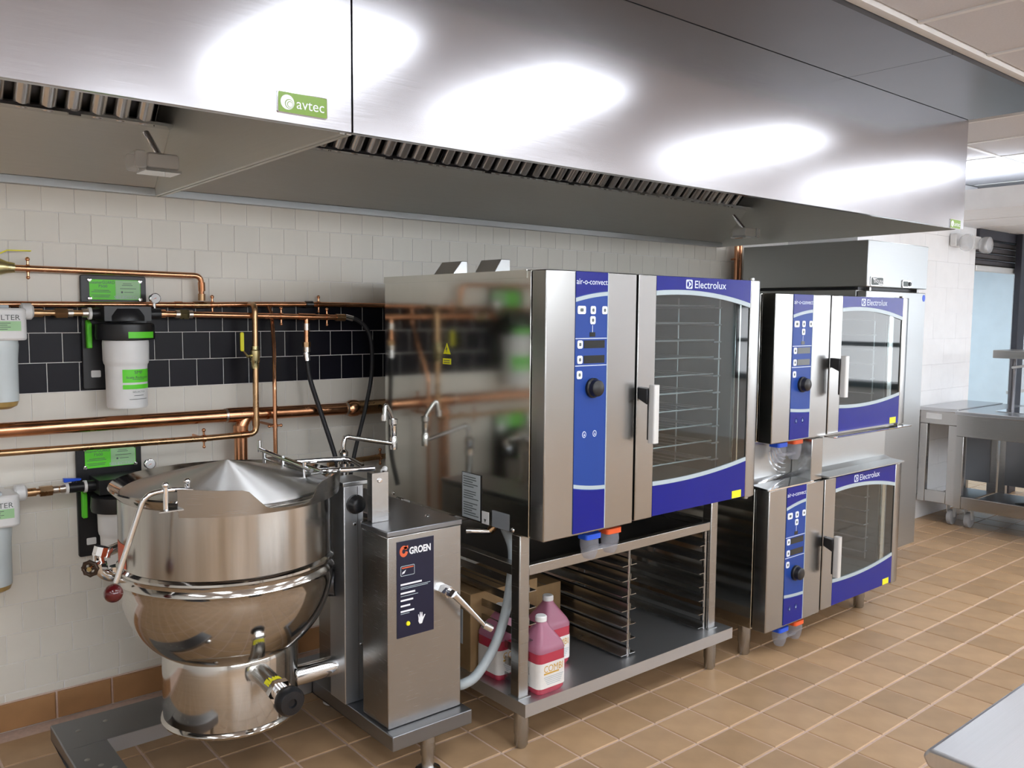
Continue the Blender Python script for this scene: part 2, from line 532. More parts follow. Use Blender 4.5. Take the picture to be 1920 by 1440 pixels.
# thin strip of cut tile above the base
Vs, Fs = pillow(S - 0.004, 0.028, 0.008, 0.002)
sb = B(); sb.add(on_wall(Vs), Fs); strip_mesh = sb.mesh('cut_tile', 'cream_tile')
base = struct(box(XW0, 4.9, -0.004, 0.0, 0.0, 0.1445 - 0.032).build('baseboard_back', 'floor_grout'), 'brown quarry tile base along the back wall')
Vb, Fb = pillow(S - 0.008, 0.105, 0.012, 0.004)
sb = B(); sb.add([(v[0], -v[2] - 0.014, v[1]) for v in Vb], Fb); base_mesh = sb.mesh('base_tile', 'quarry_base')
for k in range(-3, 8):
    xc = -0.009 + S * k + S / 2
    o = bpy.data.objects.new('base_tile', base_mesh); COL.objects.link(o); o.location = (xc, 0, 0.055); adopt(o, base)
    o = bpy.data.objects.new('cut_tile', strip_mesh); COL.objects.link(o); o.location = (xc + 0.03, 0, 0.1285); adopt(o, wall_back)

# floor tiles: the nearest in view one by one, the rest as one field
Vf, Ff = pillow(S - 0.0085, S - 0.0085, 0.008, 0.003)
fb = B(); fb.add(Vf, Ff); ftile = fb.mesh('floor_tile', 'quarry_tile')
F_PX = 1606.4915
fcells = []
for i in range(int((XW0 - FX) / S) - 1, int((XW1 + 1.4 - FX) / S) + 1):
    for j in range(int((FY - 0.0) / S) - 8, int((FY - YF) / S) + 1):
        xc = FX + S * i + S / 2; yc = FY - S * j - S / 2
        if yc < YF + 0.1 or yc > 3.0 or xc < XW0 + 0.1 or xc > XW1 + 1.4: continue
        if yc > -0.02 and xc < 6.8: continue
        d = Vector((xc, yc, 0)) - CAM
        dep = d.dot(R_FWD)
        vis = False
        if dep > 0.3:
            px = 960 + F_PX * d.dot(R_RIGHT) / dep; py = 720 - F_PX * d.dot(R_UP) / dep
            vis = -60 < px < 1980 and py < 1520
            if yc > -1.25 and 1.05 < xc < 4.9: vis = False
            if xc > 0.7 and yc < -3.05: vis = False
            if xc > 6.0 and yc > -2.2: vis = False
        fcells.append((not vis, d.length, xc, yc))
fcells.sort()
frest = B(); nf = 0
for (hid, dist, xc, yc) in fcells:
    if not hid and nf < 299:
        o = bpy.data.objects.new('floor_tile', ftile); COL.objects.link(o); o.location = (xc, yc, 0); adopt(o, floor); nf += 1
    else:
        frest.add([(v[0] + xc, v[1] + yc, v[2]) for v in Vf], Ff)
o = frest.build('floor_tile_field', 'quarry_tile', floor); o['kind'] = 'stuff'
FLOOR_SHOWN = nf

# ceiling: lay-in panels in a white grid
PX, PY = 0.61, 1.22
GX, GY = 2.50, -2.43
ceiling = struct(box(XW0, XW1 + 1.5, YF, 3.2, CEIL + 0.05, CEIL + 0.12).build('ceiling', 'ceiling_white'), 'white lay-in panel ceiling')
LIGHTS = {}
for k_, t_ in ((-3, 'left of the hood seam'), (-1, 'nearest right of the hood seam'), (2, 'second right of the hood seam'), (5, 'near the right end of the hood')):
    LIGHTS[(k_, 0)] = 'lit ceiling panel mirrored in the hood ' + t_
for ij in ((-6, 0), (-9, 0), (8, 0), (-9, 2), (-6, 2), (-3, 2), (0, 2), (3, 2), (6, 2), (9, 2), (-6, 4), (-2, 4), (2, 4), (6, 4)):
    LIGHTS[ij] = None
Vp, Fp = pillow(PX - 0.022, PY - 0.022, 0.012, 0.003)
pb = B(); pb.add([(v[0], v[1], -v[2]) for v in Vp], Fp); panel_mesh = pb.mesh('ceiling_panel', 'ceiling_white')
bars = B(); prest = B()
lights = []
for i in range(-10, 11):
    for j in range(-5, 6):
        x0 = GX + PX * i; y1 = GY - PY * j
        x1 = x0 + PX; y0 = y1 - PY
        if x0 < XW0 or x1 > XW1 or y0 < YF - 0.1 or y1 > 0.1: continue
        xc, yc = (x0 + x1) / 2, (y0 + y1) / 2
        if xc < 4.1 and yc > GY: continue
        if (i, j) in LIGHTS or (i, j) == (5, -2):
            lights.append((xc, yc, (i, j))); continue
        shown = 1.2 < xc < 7.2 and yc > -3.3
        if shown:
            o = bpy.data.objects.new('ceiling_panel', panel_mesh); COL.objects.link(o); o.location = (xc, yc, CEIL + 0.006); adopt(o, ceiling)
        else:
            prest.add([(v[0] + xc, v[1] + yc, -v[2] + CEIL + 0.006) for v in Vp], Fp)
o = prest.build('ceiling_panel_field', 'ceiling_white', ceiling); o['kind'] = 'stuff'
for i in range(-9, 11):
    x = GX + PX * i
    y1 = -0.02 if x > 4.13 else -2.085
    if x > 4.95: y1 = -0.56
    gb = box(x - 0.012, x + 0.012, YF, y1, CEIL, CEIL + 0.03).build('grid_rail', 'grid_white', ceiling)
for j in range(-1, 6):
    y = GY - PY * j
    x0 = 4.13 if y > GY + 0.01 else XW0
    box(x0, XW1, y - 0.012, y + 0.012, CEIL + 0.0005, CEIL + 0.03).build('grid_rail', 'grid_white', ceiling)

def ceiling_light(xc, yc, label, group=None):
    t = thing('ceiling_light', label, 'light', (xc, yc, CEIL), group)
    w, h = PX / 2 - 0.014, PY / 2 - 0.014
    f = B()
    f.box(xc - w, xc + w, yc - h, yc - h + 0.025, CEIL + 0.001, CEIL + 0.045)
    f.box(xc - w, xc + w, yc + h - 0.025, yc + h, CEIL + 0.001, CEIL + 0.045)
    f.box(xc - w, xc - w + 0.025, yc - h + 0.025, yc + h - 0.025, CEIL + 0.001, CEIL + 0.045)
    f.box(xc + w - 0.025, xc + w, yc - h + 0.025, yc + h - 0.025, CEIL + 0.001, CEIL + 0.045)
    f.build('frame', 'grid_white', t)
    box(xc - w + 0.027, xc + w - 0.027, yc - h + 0.027, yc + h - 0.027, CEIL + 0.008, CEIL + 0.018).build('diffuser', 'lamp_white', t)
    return t
for (xc, yc, ij) in lights:
    if ij == (5, -2):
        ceiling_light(xc, yc, 'lit fluorescent ceiling panel just past the right end of the hood')
    elif LIGHTS[ij]:
        ceiling_light(xc, yc, LIGHTS[ij], 'ceiling lights over the aisle')
    else:
        ceiling_light(xc, yc, 'lit fluorescent ceiling panel over the kitchen behind the viewer', 'ceiling lights behind the viewer')
# cut row of panels along the plenum
Vc, Fc = pillow(PX - 0.022, 0.335, 0.012, 0.003)
pb = B(); pb.add([(v[0], v[1], -v[2]) for v in Vc], Fc); cut_mesh = pb.mesh('cut_panel', 'ceiling_white')
for i in range(-9, 3):
    o = bpy.data.objects.new('cut_panel', cut_mesh); COL.objects.link(o)
    o.location = (GX + PX * (i + 0.5), -2.2575, CEIL + 0.006); adopt(o, ceiling)
# soffit on the pass-through side, with an added fill panel
SOF = 2.335
soffit = struct(box(5.55, XW1 + 1.4, -2.6, 3.0, SOF, SOF + 0.14).build('trim_1', 'paint_white'), 'white dropped soffit over the serving counter')
for k, x in enumerate((6.2, 6.85, 7.5, 8.15)):
    box(x - 0.006, x + 0.006, -2.6, -0.5, SOF - 0.003, SOF - 0.0002).build('grid_rail', 'grid_white', soffit)

pier_fill = thing('ceiling_light', 'unseen fill panel added under the soffit to brighten the white pier', 'light', (6.5, -2.2, SOF))  # added fill light out of view, whitens the pier
box(6.2, 6.8, -2.5, -1.9, SOF - 0.010, SOF - 0.0005).build('frame', 'grid_white', pier_fill)
box(6.225, 6.775, -2.475, -1.925, SOF - 0.014, SOF - 0.0105).build('diffuser', 'lamp_white', pier_fill)

# white painted block pier at the pass-through, opening and roll shutter beyond it
PYF = -0.55
pier = struct(box(4.96, 6.885, PYF + 0.012, 0.3, 0.0, CEIL).build('wall_right', 'paint_white'), 'white painted block pier beside the serving window')
mb = {}
BW, BH = 0.4064, 0.2032
for r in range(0, 12):
    z0 = r * BH; z1 = min(z0 + BH, SOF)
    if z1 - z0 < 0.02: continue
    off = 0 if r % 2 else -BW / 2
    x = 4.96 + off
    while x < 6.885:
        a, b = max(x, 4.96), min(x + BW, 6.89)
        if b - a > 0.03:
            bb = B()
            c = 0.002
            bb.prism_y(rrect(a + 0.0008, b - 0.0008, z0 + 0.0008, z1 - 0.0008, 0.002, 1), PYF + 0.006, PYF + 0.02)
            bb.build('block', 'paint_white', pier)
        x += BW
box(6.885, 6.89, PYF + 0.02, 0.3, 0, SOF).build('corner_face', 'paint_white', pier)
far = struct(box(6.4, XW1 + 1.5, 2.2, 2.3, 0, CEIL).build('wall_beyond', 'blue_far'), 'pale blue wall of the room behind the serving window')
struct(box(XW1 + 1.4, XW1 + 1.5, -2.6, 2.3, 0, CEIL).build('wall_beyond_end', 'blue_far'), 'pale blue end wall of the room behind the serving window')
struct(box(6.3, 6.4, 0.3, 2.3, 0, CEIL).build('wall_beyond_side', 'blue_far'), 'pale blue side wall of the room behind the serving window')
for r in range(1, 12):
    box(6.4, XW1 + 1.5, 2.196, 2.2, r * BH - 0.003, r * BH + 0.003).build('joint', 'paper_grey', far)
ft = thing('ceiling_light', 'unseen fill panel added to light the blue room past the serving window', 'light', (7.9, 0.9, SOF))  # added lamp, never in view, lights the room beyond
box(7.2, 8.6, 0.3, 1.5, SOF - 0.012, SOF - 0.002).build('diffuser', 'fill_far', ft)
box(7.17, 8.63, 0.27, 1.53, SOF - 0.006, SOF - 0.0005).build('frame', 'grid_white', ft)

sh = thing('roll_shutter', 'dark brown slatted roll-up shutter above the serving window', 'shutter', (7.4, PYF, 2.0))
box(6.893, 8.4, PYF - 0.02, PYF + 0.22, 2.255, SOF - 0.001).build('housing', 'dark_far', sh)
for k in range(4):
    z0 = 2.035 + k * 0.055
    B().prism_x([(PYF + 0.03, z0), (PYF + 0.012, z0 + 0.012), (PYF + 0.012, z0 + 0.042), (PYF + 0.03, z0 + 0.053), (PYF + 0.036, z0 + 0.053), (PYF + 0.036, z0)], 6.90, 8.38).build('slat', 'shutter_brown', sh)
box(6.90, 8.38, PYF - 0.005, PYF + 0.045, 1.985, 2.034).build('bottom_bar', 'handle_grey', sh, bevel=0.008)
po = thing('window_post', 'dark steel post standing in the serving window', 'post', (7.75, PYF, 0))
box(7.66, 7.72, PYF - 0.075, PYF - 0.022, 0.0, 2.33).build('post', 'dark_far', po, bevel=0.004)
box(7.725, 7.84, PYF - 0.065, PYF - 0.022, 0.0, 2.33).build('guide', 'dark_far', po, bevel=0.003)
wl = thing('window_leaf', 'bright pane of glass right of the dark window post', 'window', (8.1, PYF + 0.05, 0.92))
box(7.845, 8.4, PYF + 0.045, PYF + 0.051, 0.92, 1.98).build('pane', 'clear_plastic', wl)
box(7.845, 8.4, PYF + 0.035, PYF + 0.06, 0.89, 0.92).build('sill', 'handle_grey', wl)

# emergency light on the pier
em = thing('emergency_light', 'twin-headed clear emergency light high on the white pier', 'light', (6.5, PYF, 2.2))
B().prism_y(rrect(6.38, 6.86, 2.16, 2.26, 0.02), PYF - 0.05, PYF - 0.001).build('case', 'white_plastic', em, bevel=0.006)
for xh in (6.44, 6.80):
    hd = B().lathe([(0.02, -0.02), (0.055, -0.03), (0.07, -0.06), (0.066, -0.10), (0.03, -0.115)], (xh, PYF - 0.04, 2.185), 24, 'y').build('lamp_head', 'clear_plastic', em, smooth=50)
    B().lathe([(0.001, 0), (0.04, 0.0), (0.045, -0.02), (0.001, -0.022)], (xh, PYF - 0.115, 2.185), 20, 'y').build('reflector', 'chrome', hd, smooth=40)

# ------------------------------------------------------------------ exhaust hoods
HY, HZ0, HZ1 = -1.60, 2.055, CEIL
FZ0 = 2.066        # front lower edge
def baffle_mesh(w, h, name):
    """a rounded channel running up the sloping filter, local x across, from the low edge (0,0,0)"""
    s = Vector((0, -0.67, 0.7424)); n = Vector((0, -0.7424, -0.67)); Lh = 0.47
    sec = []
    for i in range(9):
        a = math.pi * i / 8
        sec.append((-w / 2 * math.cos(a), h * (math.sin(a) ** 0.6 if math.sin(a) > 0 else 0)))
    V = []
    for t in (0.0, Lh):
        for (a, b) in sec: V.append(Vector((a, 0, 0)) + n * b + s * t)
        for (a, b) in reversed(sec): V.append(Vector((a * 0.93, 0, 0)) + n * (b - 0.0025) + s * t)
    k = 18; F = [tuple(range(k)), tuple(range(2 * k - 1, k - 1, -1))]
    F += [(i, (i + 1) % k, k + (i + 1) % k, k + i) for i in range(k)]
    b = B(); b.add(V, F)
    return b.mesh(name, 'steel_baffle', smooth=50)
BAF = baffle_mesh(0.052, 0.024, 'baffle')
FLOW = Vector((0, -0.252, 2.296))

def light_box(parent, x, y, z, sx):
    """small square hood lamp: cast box with a glass lens under it, on a conduit stub"""
    c = B().prism_y(rrect(x - 0.055, x + 0.055, z - 0.022, z + 0.032, 0.012), y - 0.05, y + 0.05).build('light_fixture', 'handle_grey', parent, bevel=0.006)
    xe = x + 0.0555 if sx < 0 else x - 0.0555 - 0.04
    B().prism_y(rrect(xe, xe + 0.04, z - 0.026, z + 0.034, 0.010), y - 0.054, y + 0.054).build('lens', 'clear_plastic', c, bevel=0.004)
    B().prism_y(rrect(x - 0.06, x + 0.06, z - 0.032, z - 0.0225, 0.003), y - 0.055, y + 0.055).build('bezel', 'chrome', c)
    B().tube([(x, y, z + 0.03), (x - 0.02, y + 0.07, z + 0.115)], 0.013).build('conduit', 'chrome', c, smooth=40)

def hood(x0, x1, label, filt, plate, lamp):
    t = thing('exhaust_hood', label, 'hood', ((x0 + x1) / 2, HY / 2, HZ0))
    f = B()
    f.prism_x([(HY, FZ0), (HY, HZ1 - 0.002), (HY + 0.03, HZ1 - 0.002), (HY + 0.03, FZ0 + 0.02), (HY + 0.035, FZ0 + 0.012), (HY + 0.035, FZ0 + 0.002), (HY + 0.012, FZ0)], x0, x1)
    f.build('front_panel', 'steel_hood', t)
    ends = [x1 - 0.014] + ([x0] if x0 < -2 else [x0])
    for xe in ends:
        B().prism_x([(HY + 0.036, FZ0), (HY + 0.036, HZ1 - 0.004), (-0.045, HZ1 - 0.004), (-0.045, HZ0)], xe, xe + 0.014).build('end_panel', 'steel_hood_inner', t)
    box(x0 + 0.015, x1 - 0.015, HY + 0.031, -0.02, HZ1 - 0.02, HZ1 - 0.004).build('top_panel', 'steel_dark', t)
    B().prism_x([(-0.006, HZ0), (-0.044, HZ0), (-0.044, HZ0 + 0.028), (-0.006, HZ0 + 0.028)], x0, x1).build('wall_lip', 'steel_fridge', t)
    B().prism_x([(-0.012, HZ0 + 0.03), (-0.044, HZ0 + 0.03), (-0.237, 2.282), (-0.215, 2.294)], x0 + 0.015, x1 - 0.015).build('back_panel', 'steel_hood_inner', t)
    B().prism_x([(-0.238, 2.281), (-0.280, 2.285), (-0.280, 2.296), (-0.242, 2.293), (-0.216, 2.295)], x0 + 0.015, x1 - 0.015).build('grease_trough', 'chrome', t)
    # filters
    fx0, fx1 = filt
    n = int(round((fx1 - fx0) / 0.08))
    per = 7
    for g in range(0, n, per):
        a = fx0 + g * 0.08; k = min(per, n - g); b = a + k * 0.08
        nb = Vector((0, 0.7424, 0.67)) * 0.022; s = Vector((0, -0.67, 0.7424)) * 0.45
        p0 = FLOW + nb; p1 = p0 + s
        gf = B()
        gf.prism_x([(p0.y, p0.z), (p1.y, p1.z), (p1.y + 0.006, p1.z + 0.006), (p0.y + 0.006, p0.z + 0.006)], a + 0.003, b - 0.003)
        for xe in (a + 0.003, b - 0.006):
            gf.prism_x([(p0.y, p0.z), (p1.y, p1.z), (p1.y - 0.03, p1.z - 0.03), (p0.y - 0.03, p0.z - 0.03)], xe, xe + 0.003)
        g_o = gf.build('grease_filter', 'steel_dark', t)
        for q in range(k):
            o = bpy.data.objects.new('baffle', BAF); COL.objects.link(o)
            o.location = Vector((a + (q + 0.5) * 0.08, 0, 0)) + FLOW
            adopt(o, g_o)
        box((a + b) / 2 - 0.02, (a + b) / 2 + 0.02, -0.290, -0.270, 2.276, 2.284).build('latch', 'chrome', g_o)
    px0, px1, pz0, pz1, words = plate
    pl = B().prism_y(rrect(px0, px1, pz0, pz1, 0.004), HY - 0.004, HY - 0.0005).build('nameplate', 'chrome', t)
    B().prism_y(rrect(px0 + 0.002, px1 - 0.002, pz0 + 0.002, pz1 - 0.002, 0.003), HY - 0.0048, HY - 0.004).build('plate_face', 'olive_green', pl)
    w = px1 - px0; zc = (pz0 + pz1) / 2
    # swirl emblem: a white crescent disc with rings
    ex = px0 + 0.19 * w
    def disc(r, cx, cz, m, y):
        B().prism_y([(cx + r * math.cos(2 * math.pi * i / 24), cz + r * math.sin(2 * math.pi * i / 24)) for i in range(24)], y - 0.0003, y).build('emblem', m, pl)
    disc(0.135 * w, ex, zc, 'white_print', HY - 0.0049)
    disc(0.085 * w, ex + 0.035 * w, zc - 0.028 * w, 'olive_green', HY - 0.0053)
    disc(0.075 * w, ex + 0.038 * w, zc - 0.03 * w, 'white_print', HY - 0.0057)
    disc(0.055 * w, ex + 0.045 * w, zc - 0.036 * w, 'olive_green', HY - 0.0061)
    disc(0.046 * w, ex + 0.047 * w, zc - 0.038 * w, 'white_print', HY - 0.0065)
    text('avtec', pl, 'white_print', px0 + 0.37 * w, px0 + 0.93 * w, zc - 0.002, '-y', HY - 0.0052)
    for L in lamp: light_box(t, *L)
    return t
hood(-3.55, 0.417, 'left brushed steel exhaust hood section ending at the seam beside the green nameplate', (-1.34, 0.34), (0.211, 0.346, 2.087, 2.140, 'avtec'), [(0.275, -0.50, 2.105, 1)])
hood(0.423, 4.115, 'long right brushed steel exhaust hood section over the ovens', (0.50, 3.94), (3.95, 4.07, 2.062, 2.11, 'avtec'), [(3.90, -0.36, 2.112, -1)])

# perforated supply plenum laid along the hood at ceiling height
pn = thing('supply_plenum', 'dark polished steel supply plenum strip between the hood and the ceiling panels', 'plenum', (2.0, -1.83, CEIL - 0.02))
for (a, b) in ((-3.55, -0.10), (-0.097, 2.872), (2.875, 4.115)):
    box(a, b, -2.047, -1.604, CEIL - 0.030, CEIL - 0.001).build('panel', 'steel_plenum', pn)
trim = struct(box(XW0, 4.125, -2.084, -2.049, CEIL - 0.012, CEIL + 0.03).build('trim_2', 'grid_white'), 'white edge trim where the ceiling meets the plenum')

# ------------------------------------------------------------------ ovens
OY = -1.45            # plane of the oven fronts
OW = 1.262
def curve_pts(x0, x1, za, zm, zb, n=14):
    """quadratic through (x0,za) (mid,zm) (x1,zb)"""
    out = []
    for i in range(n + 1):
        t = i / n
        l0 = (1 - t) * (1 - 2 * t); l1 = 4 * t * (1 - t); l2 = t * (2 * t - 1)
        out.append((x0 + (x1 - x0) * t, za * l0 + zm * l1 + zb * l2))
    return out

def oven(label, x0, z0, z1, hz, hl, racks, big=False):
    t = thing('combi_oven', label, 'oven', (x0 + OW / 2, -0.93, z0))
    X = lambda a: x0 + a
    yB, yH = -0.405, -1.372
    cz0, cz1 = z0 + 0.085, z1 - 0.055
    b = B()
    b.box(X(0), X(0.455), yH, yB, z0, z1)
    b.box(X(0.455), X(1.235), yH, yB, cz1, z1)
    b.box(X(0.455), X(1.235), yH, yB, z0, cz0)
    b.box(X(1.19), X(1.235), yH, yB, cz0, cz1)
    b.box(X(0.455), X(1.19), -0.62, yB, cz0, cz1)
    b.build('body', 'steel_side', t, bevel=0.003)
    cav = B()
    cav.box(X(0.4555), X(0.462), -1.36, -0.621, cz0 + 0.001, cz1 - 0.001)
    cav.box(X(1.183), X(1.1895), -1.36, -0.621, cz0 + 0.001, cz1 - 0.001)
    cav.box(X(0.463), X(1.182), -0.629, -0.621, cz0 + 0.001, cz1 - 0.001)
    cav.box(X(0.463), X(1.182), -1.36, -0.63, cz0 + 0.001, cz0 + 0.006)
    cav.box(X(0.463), X(1.182), -1.36, -0.63, cz1 - 0.006, cz1 - 0.001)
    cav.build('cavity_lining', 'cavity', t)
    B().lathe([(0.001, 0), (0.10, 0.0), (0.10, -0.02), (0.001, -0.024)], (X(0.82), -0.631, (z0 + z1) / 2), 24, 'y').build('fan_guard', 'steel_dark', t, smooth=40)
    # edge trim along the top of the side
    box(X(0) - 0.003, X(0), -1.352, yB, z1 - 0.027, z1 + 0.001).build('top_trim', 'steel_side', t)
    # racks
    zs = [cz0 + 0.075 + (cz1 - cz0 - 0.14) * i / (racks - 1) for i in range(racks)]
    for xs, sg in ((0.49, 1), (1.155, -1)):
        rk = B()
        for yy in (-1.31, -1.08, -0.85, -0.66):
            rk.tube([(X(xs), yy, cz0 + 0.03), (X(xs), yy, cz1 - 0.02)], 0.004, 6)
        for z in zs:
            rk.tube([(X(xs), -1.32, z), (X(xs + 0.045 * sg), -1.32, z), (X(xs + 0.045 * sg), -0.66, z), (X(xs), -0.66, z)], 0.0042, 6)
        rk.build('side_rack', 'wire_grey', t)
    for k, z in enumerate(zs):
        if k % 1 == 0 and big:
            g = B()
            for yy in (-1.30, -0.66):
                g.tube([(X(0.52), yy, z + 0.008), (X(1.13), yy, z + 0.008)], 0.0035, 6)
            for i in range(9):
                xx = 0.54 + 0.57 * i / 8
                g.tube([(X(xx), -1.30, z + 0.008), (X(xx), -0.66, z + 0.008)], 0.002, 5)
            g.build('wire_shelf', 'wire_grey', t)
    # control housing
    ch = box(X(0), X(0.458), OY, yH - 0.006, z0, z1).build('control_housing', 'steel_oven', t, bevel=0.004)
    pa, pb = 0.140, 0.303
    pn_ = box(X(pa), X(pb), OY - 0.002, OY - 0.0002, z0 + 0.008, z1 - 0.002).build('control_panel', 'blue_mid', t)
    yS = OY - 0.0027
    top = curve_pts(X(pa), X(pb), z1 - 0.092, z1 - 0.076, z1 - 0.067, 8)
    B().prism_y([(X(pa), z1 - 0.002)] + top + [(X(pb), z1 - 0.002)], yS, OY - 0.002).build('dark_band', 'blue_dark', pn_)
    st = [(x, z - 0.003) for x, z in top] + [(x, z - 0.017) for x, z in reversed(top)]
    B().prism_y(st, yS, OY - 0.002).build('stripe', 'silver_print', pn_)
    bot = curve_pts(X(pa), X(pb), z0 + 0.172, z0 + 0.158, z0 + 0.152, 8)
    if not big: bot = curve_pts(X(pa), X(pb), z0 + 0.135, z0 + 0.128, z0 + 0.125, 8)
    B().prism_y([(X(pb), z0 + 0.008), (X(pa), z0 + 0.008)] + bot, yS, OY - 0.002).build('dark_band', 'blue_dark', pn_)
    st = [(x, z + 0.003) for x, z in bot] + [(x, z + 0.017) for x, z in reversed(bot)]
    B().prism_y(st, yS, OY - 0.002).build('stripe', 'silver_print', pn_)
    text('air-o-convect', pn_, 'pale_print', X(pa) + 0.002, X(pb) - 0.006, z1 - 0.037, '-y', yS - 0.0004, height=0.019, bold=0.004)
    for dz in (0.238, 0.335):
        box(X(pa), X(pb) - 0.004, yS, OY - 0.002, z1 - dz - 0.0015, z1 - dz + 0.0015).build('divider', 'pale_print', pn_)
    box(X(pb) - 0.004, X(pb), yS - 0.0006, OY - 0.002, z0 + 0.008, z1 - 0.002).build('panel_edge', 'silver_print', pn_)
    def btn(cx, dz, w=0.026, h=0.029):
        bt = B().prism_y(rrect(X(cx) - w / 2, X(cx) + w / 2, z1 - dz - h / 2, z1 - dz + h / 2, 0.007), OY - 0.0045, OY - 0.002).build('button', 'button_white', pn_)
        B().prism_y(rrect(X(cx) - w * 0.2, X(cx) + w * 0.2, z1 - dz - h * 0.2, z1 - dz + h * 0.2, 0.003), OY - 0.0049, OY - 0.0045).build('symbol', 'grey_print', bt)
    btn(0.168, 0.137, 0.040); btn(0.225, 0.137); btn(0.284, 0.137); btn(0.224, 0.173)
    btn(0.162, 0.259); btn(0.162, 0.313); btn(0.161, 0.367)
    box(X(0.223), X(0.2255), yS, OY - 0.002, z1 - 0.216, z1 - 0.191).build('divider', 'pale_print', pn_)
    box(X(0.210), X(0.238), OY - 0.003, OY - 0.002, z1 - 0.232, z1 - 0.216).build('display', 'display_dark', pn_)
    for dz in (0.259, 0.313):
        box(X(0.182), X(0.287), OY - 0.003, OY - 0.002, z1 - dz - 0.014, z1 - dz + 0.014).build('display', 'display_dark', pn_)
    kz = z1 - 0.416
    kn = B().lathe([(0.036, -0.002), (0.036, -0.012), (0.031, -0.016), (0.029, -0.034), (0.024, -0.038), (0.001, -0.038)], (X(0.228), OY, kz), 28, 'y').build('knob', 'black_plastic', pn_, smooth=40)
    for (cx, dz) in ((0.190, 0.583), (0.243, 0.583)):
        ring = B().prism_y([(X(cx) + 0.010 * math.cos(a * math.pi / 8), z1 - dz + 0.012 * math.sin(a * math.pi / 8)) for a in range(16)], yS, OY - 0.002)
        if z1 - dz > z0 + 0.02:
            r0 = ring.build('symbol', 'pale_print', pn_)
            B().prism_y([(X(cx) + 0.007 * math.cos(a * math.pi / 8), z1 - dz + 0.009 * math.sin(a * math.pi / 8)) for a in range(16)], yS - 0.0004, yS).build('symbol', 'blue_mid', pn_)
            B().prism_y([(X(cx) - 0.004, z1 - dz - 0.005), (X(cx) + 0.004, z1 - dz - 0.005), (X(cx), z1 - dz + 0.005)], yS - 0.0008, yS - 0.0004).build('symbol', 'pale_print', pn_)
    # door
    d = B()
    yD = OY + 0.048
    d.box(X(0.469), X(0.570), OY, yD, z0 + 0.006, z1 - 0.001)
    d.prism_z([(X(1.180), OY), (X(1.225), OY - 0.001), (X(1.255), OY + 0.006), (X(1.262), OY + 0.02), (X(1.262), yD), (X(1.180), yD)], z0 + 0.002, z1 - 0.001)
    d.box(X(0.570), X(1.180), OY + 0.02, yD, z1 - 0.05, z1 - 0.001)
    d.box(X(0.570), X(1.180), OY + 0.02, yD, z0 + 0.008, z0 + 0.09)
    door = d.build('door', 'steel_oven', t, bevel=0.003)
    ga, gb = 0.571, 1.179
    box(X(ga), X(gb), OY + 0.006, OY + 0.010, z0 + 0.010, z1 - 0.003).build('pane', 'oven_glass', door)
    yb0, yb1 = OY + 0.0005, OY + 0.0055
    tc = curve_pts(X(ga), X(gb), z1 - 0.059, z1 - 0.058, z1 - 0.100)
    B().prism_y([(X(ga), z1 - 0.003)] + tc + [(X(gb), z1 - 0.003)], yb0, yb1).build('blue_band', 'blue_dark', door)
    B().prism_y([(x, z - 0.0005) for x, z in tc] + [(x, z - 0.019) for x, z in reversed(tc)], yb0, yb1).build('curved_trim', 'silver_print', door)
    bc = curve_pts(X(ga), X(gb), z0 + 0.130, z0 + 0.134, z0 + 0.166)
    if not big: bc = curve_pts(X(ga), X(gb), z0 + 0.126, z0 + 0.124, z0 + 0.157)
    B().prism_y([(X(gb), z0 + 0.010), (X(ga), z0 + 0.010)] + bc, yb0, yb1).build('blue_band', 'blue_dark', door)
    B().prism_y([(x, z + 0.0005) for x, z in bc] + [(x, z + 0.017) for x, z in reversed(bc)], yb0, yb1).build('curved_trim', 'silver_print', door)
    text('Electrolux', door, 'pale_print', X(0.800), X(1.005), z1 - 0.030, '-y', OY - 0.0002, height=0.030, bold=0.006)
    em_ = B().prism_y(rrect(X(0.745), X(0.785), z1 - 0.048, z1 - 0.012, 0.005), OY - 0.0004, OY + 0.0004).build('emblem', 'pale_print', door)
    B().prism_y([(X(0.765) + 0.015 * math.cos(a * math.pi / 10), z1 - 0.030 + 0.014 * math.sin(a * math.pi / 10)) for a in range(20)], OY - 0.0008, OY - 0.0004).build('emblem', 'blue_dark', door)
    B().prism_y([(X(0.758), z1 - 0.044), (X(0.777), z1 - 0.030), (X(0.758), z1 - 0.016), (X(0.763), z1 - 0.030)], OY - 0.0012, OY - 0.0008).build('emblem', 'pale_print', door)
    box(X(1.085), X(1.150), OY - 0.001, OY + 0.0002, z0 + 0.012, z0 + 0.044).build('sticker', 'yellow', door, bevel=0.0004)
    # handle: grey grip on a black arm
    hd = B().prism_z(rrect(X(0.480), X(0.512), -0.016, 0.016, 0.008), z1 - hz - hl / 2, z1 - hz + hl / 2)
    hd.V = [(x, y + OY - 0.062, z) for x, y, z in hd.V]
    hd.build('handle', 'handle_grey', door, smooth=40)
    zt = z1 - hz + hl / 2
    B().prism_x([(OY - 0.001, zt - 0.055), (OY - 0.048, zt - 0.075), (OY - 0.048, zt - 0.015), (OY - 0.001, zt - 0.012)], X(0.471), X(0.507)).build('handle_arm', 'black_plastic', door, bevel=0.003)
    box(X(0.489), X(0.505), OY - 0.046, OY - 0.036, z1 - hz - hl / 2 + 0.01, zt - 0.07).build('grip_back', 'black_plastic', door)
    # hinges
    for zh in (z0 - 0.004, z1 + 0.001):
        B().cyl((X(1.225), OY + 0.03, zh - 0.006), (X(1.225), OY + 0.03, zh + 0.008), 0.014).build('hinge', 'steel_dull', t, smooth=40)
    return t

